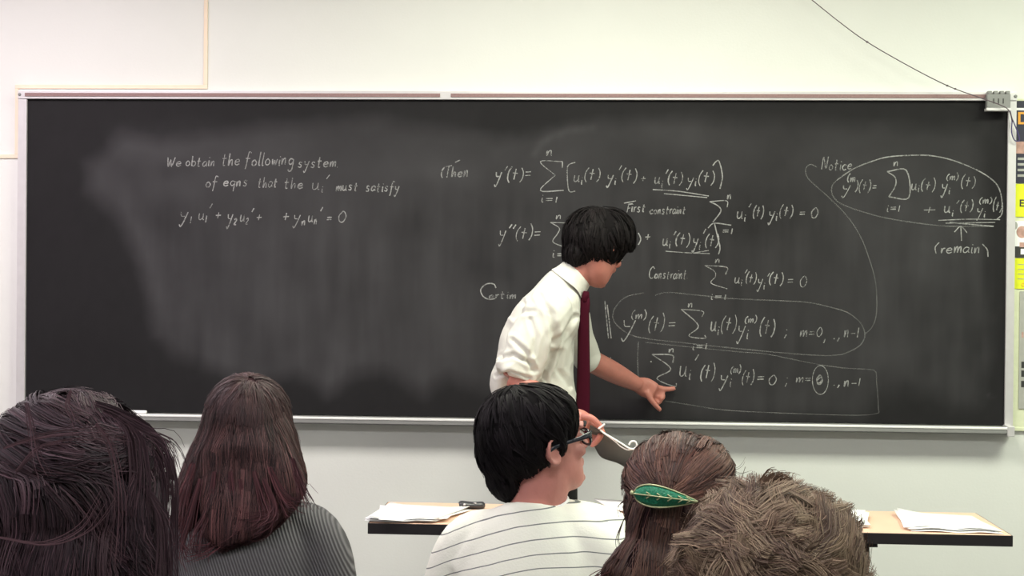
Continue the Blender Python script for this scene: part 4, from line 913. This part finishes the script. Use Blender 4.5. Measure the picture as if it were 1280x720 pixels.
wisps([[(812, 690), (800, 704), (780, 714), (755, 722), (735, 740)], [(815, 700), (800, 712), (782, 720), (760, 735)], [(812, 695), (795, 712), (775, 722), (765, 740)]], BY-.10, bh, [(98, 60, 62), (80, 50, 54)], 26, .006, .0009)
# barrette
br = empty('hair_barrette', tuple(W(832, 620, BY-.112)), 'green leaf shaped barrette with pale gold outline clipped in brown hair', 'hair clip')
lf = []
for k in range(25):
    t = k/24; x = 792+80*t; y = 617+10*t; hw = 14.5*math.sin(math.pi*min(1, t*1.0)**.62)**.85*(1-.15*t) if 0 < t < 1 else 0
    lf.append((x, y, hw))
def leafY(t): return BY-.110-.016*math.sin(math.pi*t)
V = []; Fc = []
for k, (x, y, hw) in enumerate(lf):
    for j in range(7):
        u = j/3-1; V.append(W(x, y+hw*u, leafY(k/24)+.006*u*u))
for k in range(24):
    for j in range(6): a = k*7+j; Fc.append((a, a+1, a+8, a+7))
me = pyme('leaf', V, Fc); bm = bmesh.new(); bm.from_mesh(me); bmesh.ops.remove_doubles(bm, verts=bm.verts, dist=1e-5); bmesh.ops.solidify(bm, geom=list(bm.faces), thickness=.0015); bm.to_mesh(me); bm.free()
link('leaf', me, M['green'], br)
edge = [W(x, y-hw, leafY(k/24)+.005) for k, (x, y, hw) in enumerate(lf)]+[W(x, y+hw, leafY(k/24)+.005) for k, (x, y, hw) in reversed(list(enumerate(lf)))]
link('outline', tube_me('outline', edge[::1], .0012, 6, 2), M['gold'], br)
link('midrib', tube_me('midrib', [W(x, y, leafY(k/24)-.002) for k, (x, y, hw) in enumerate(lf)][::3], .0011, 6, 3), M['gold'], br)
for k in (5, 9, 13, 17, 20):
    x, y, hw = lf[k]
    for s in (-1, 1): link('vein', tube_me('vein', [W(x+5, y, leafY(k/24)-.002), W(x-1, y+s*4.2, leafY(k/24)-.001)], .0009, 6, 3), M['gold'], br)
v, f = ell(W(790, 616, BY-.108), (.003, .003, .0035)); link('pivot', pyme('pivot', v, f), M['gold'], br)

# ---- tousled light brown hair (right, nearest) -------------------------------
TY_ = -3.88; hc = W(962, 772, TY_); HR = frame(R_(90), R_(-8)); tx_ = W(962, 720, TY_)[0]; zsh = hc[2]-.175
P, at = seated(tx_, TY_, zsh, 0); P += head_pieces(hc, HR, (.97,)*3, False); P.append(loft([(tx_, TY_, zsh-.02), (tx_, TY_, zsh+.08), (tx_, TY_, zsh+.14)], [.058, .054, .054], A))
g4 = person('man', P, .008, (float(tx_), TY_, 0), 'person with tousled light brown short hair at the bottom right', M['skin2']); eyes(g4, hc, HR, (.97,)*3)
link('top', union('top', torso_top(at, zsh, sleeve=1, sh=.16), .008, 3), M['greyshirt'], g4); trousers(g4, at, .46, M['denim']); shoes(g4, at, M['leather'])
P = [ell(W(962, 716, TY_), (.086, .098, .082)), ell(W(935, 715, TY_-.01), (.062, .08, .065)), ell(W(1000, 712, TY_-.01), (.058, .08, .062)), ell(W(962, 770, TY_), (.088, .09, .06)), ell(W(960, 665, TY_-.02), (.05, .06, .034))]
HM = union('hair', P, .006, 3); HM2 = HM.copy(); th = link('hair', HM, mat('hair_light_brown_base', (78, 62, 54), .9, spec=.1), g4)
wc = W(950, 690, TY_-.10)
def fl(p, n_):
    d = p-wc; r_ = np.linalg.norm(d); sw = np.cross(np.array([0, -1., .3]), d)/max(r_, .01); q = Vector(p*15)
    nz_ = np.array(noise.noise_vector(q)); return nrm(d)*.9+sw*.5+nz_*1.3+np.array([0, 0, .15])
Ga, Na = guides(HM2, 160, lambda p, n_: np.array(noise.noise_vector(Vector(p*25)))*1.5+np.array([.5, 0, -.6]), .042, 8, (.001, .006), .012, wob=.6, keep=lambda p: np.linalg.norm(p-wc) < .05)
G, NN = guides(HM2, 1000, fl, .042, 8, (.001, .008), .015, wob=.55, lvar=.5); G = np.vstack([G, Ga]); NN = np.vstack([NN, Na]); Pp, N2 = fleshed(G, NN, 26, .0055, .35, .006)
ribbons('hair_strands', Pp, N2, .00042, .0002, palette(len(G), 26, [(134, 112, 94), (112, 92, 78), (152, 132, 110), (88, 68, 60), (72, 54, 50), (122, 96, 84)], .2), M['hair_soft'], th)
wisps([[(940, 612), (952, 604), (962, 596), (972, 597)], [(945, 616), (958, 603), (970, 596), (980, 600)], [(955, 618), (965, 604), (978, 600), (986, 606)], [(962, 620), (974, 606), (984, 603), (988, 612)], [(1005, 622), (1018, 622), (1026, 630)], [(1020, 632), (1028, 628), (1034, 630)],
       [(900, 640), (893, 642), (888, 648)], [(880, 655), (870, 664), (862, 678)], [(860, 690), (846, 700), (838, 718)]], TY_-.01, th, [(120, 98, 82), (96, 76, 66)], 26, .003, .0005, 'cowlick')['kind'] = 'stuff'

# ---- messy dark hair (far left, nearest) --------------------------------------
DY = -3.68; hc = W(86, 638, DY); HR = frame(R_(80), R_(0)); dx_ = W(90, 700, DY)[0]; zsh = hc[2]-.205
P, at = seated(dx_, DY, zsh, 0); P += head_pieces(hc, HR, (.97,)*3, False); P.append(loft([(dx_, DY, zsh-.02), (dx_, DY, zsh+.08), (dx_, DY, zsh+.16)], [.052, .048, .05], A))
g1 = person('woman', P, .008, (float(dx_), DY, 0), 'person with messy dark brown hair and loose strands at the far left', M['skin2']); eyes(g1, hc, HR, (.97,)*3)
link('top', union('top', torso_top(at, zsh, sleeve=1, sh=.15), .008, 3), M['darktop'], g1); trousers(g1, at, .46, M['denim']); shoes(g1, at, M['leather'])
P = [ell(W(82, 598, DY), (.098, .10, .098)), ell(W(50, 610, DY-.01), (.082, .09, .085)), ell(W(102, 582, DY-.02), (.070, .08, .062)), loft([W(85, 610, DY-.02), W(82, 670, DY-.03), W(80, 720, DY-.05), W(85, 790, DY-.06)], [(.09, .095), (.085, .085), (.07, .078), (.05, .08)], A),
     ell(W(132, 570, DY-.02), (.042, .06, .040)), loft([W(150, 560, DY-.03), W(172, 610, DY-.04), W(176, 670, DY-.05), W(172, 760, DY-.06)], [(.03, .028), (.025, .020), (.022, .019), (.02, .02)], A)]
HM = union('hair', P, .0065, 3); HM2 = HM.copy(); dh = link('hair', HM, mat('hair_dark_brown_base', (34, 24, 30), .9, spec=.1), g1)
kc = W(120, 560, DY-.1)
def fl(p, n_):
    q = Vector(p*9); nz_ = np.array(noise.noise_vector(q)); z = (p[2]-kc[2])
    if z > -.03: return np.array([1., -.2, .05])*(1 if p[0] > kc[0]-.25 else .3)+nz_*1.1+np.array([0, 0, -.3])
    return np.array([.0, 0, -1.])+nz_*1.0+np.array([.35, 0, 0])*(p[0] < kc[0])
G, NN = guides(HM2, 850, fl, .11, 10, (.001, .008), .007, wob=.2); Pp, N2 = fleshed(G, NN, 18, .006, .35, .004)
ribbons('hair_strands', Pp, N2, .0005, .0003, palette(len(G), 18, [(52, 38, 46), (70, 48, 56), (40, 28, 36), (88, 64, 74), (44, 32, 40), (36, 26, 32)], .18), M['hair'], dh)
pal = [(70, 50, 58), (88, 68, 76), (52, 38, 46)]
wisps([[(120, 505), (160, 520), (195, 545), (211, 575), (216, 610), (214, 650), (212, 700), (210, 760)], [(130, 515), (165, 535), (190, 560), (205, 590), (208, 630), (205, 680), (200, 760)]], DY-.04, dh, pal, 34, .0036, .0006)
wisps([[(150, 525), (162, 545), (166, 600), (163, 660), (160, 760)], [(160, 528), (176, 550), (182, 600), (180, 660), (182, 760)], [(150, 520), (185, 540), (200, 545), (215, 556), (224, 580)], [(170, 600), (190, 625), (205, 660), (208, 760)], [(180, 610), (196, 640), (200, 690), (196, 760)]], DY-.07, dh, pal, 26, .004, .0005)
wisps([[(33, 504), (40, 540), (46, 570), (56, 590)], [(88, 488), (84, 505), (92, 520), (96, 530)], [(5, 560), (40, 548), (80, 540), (130, 538), (165, 545)], [(20, 590), (50, 560), (100, 553), (150, 556)], [(0, 672), (60, 680), (110, 660), (140, 620)], [(120, 530), (140, 560), (150, 620), (146, 700)]], DY-.125, dh, [(100, 74, 82), (80, 58, 66)], 7, .0035, .0005)
wisps([[(184, 556), (198, 562), (204, 575), (198, 584), (186, 580)], [(186, 562), (200, 570), (196, 582), (184, 584)]], DY-.02, dh, [(60, 42, 50)], 14, .004, .0006)
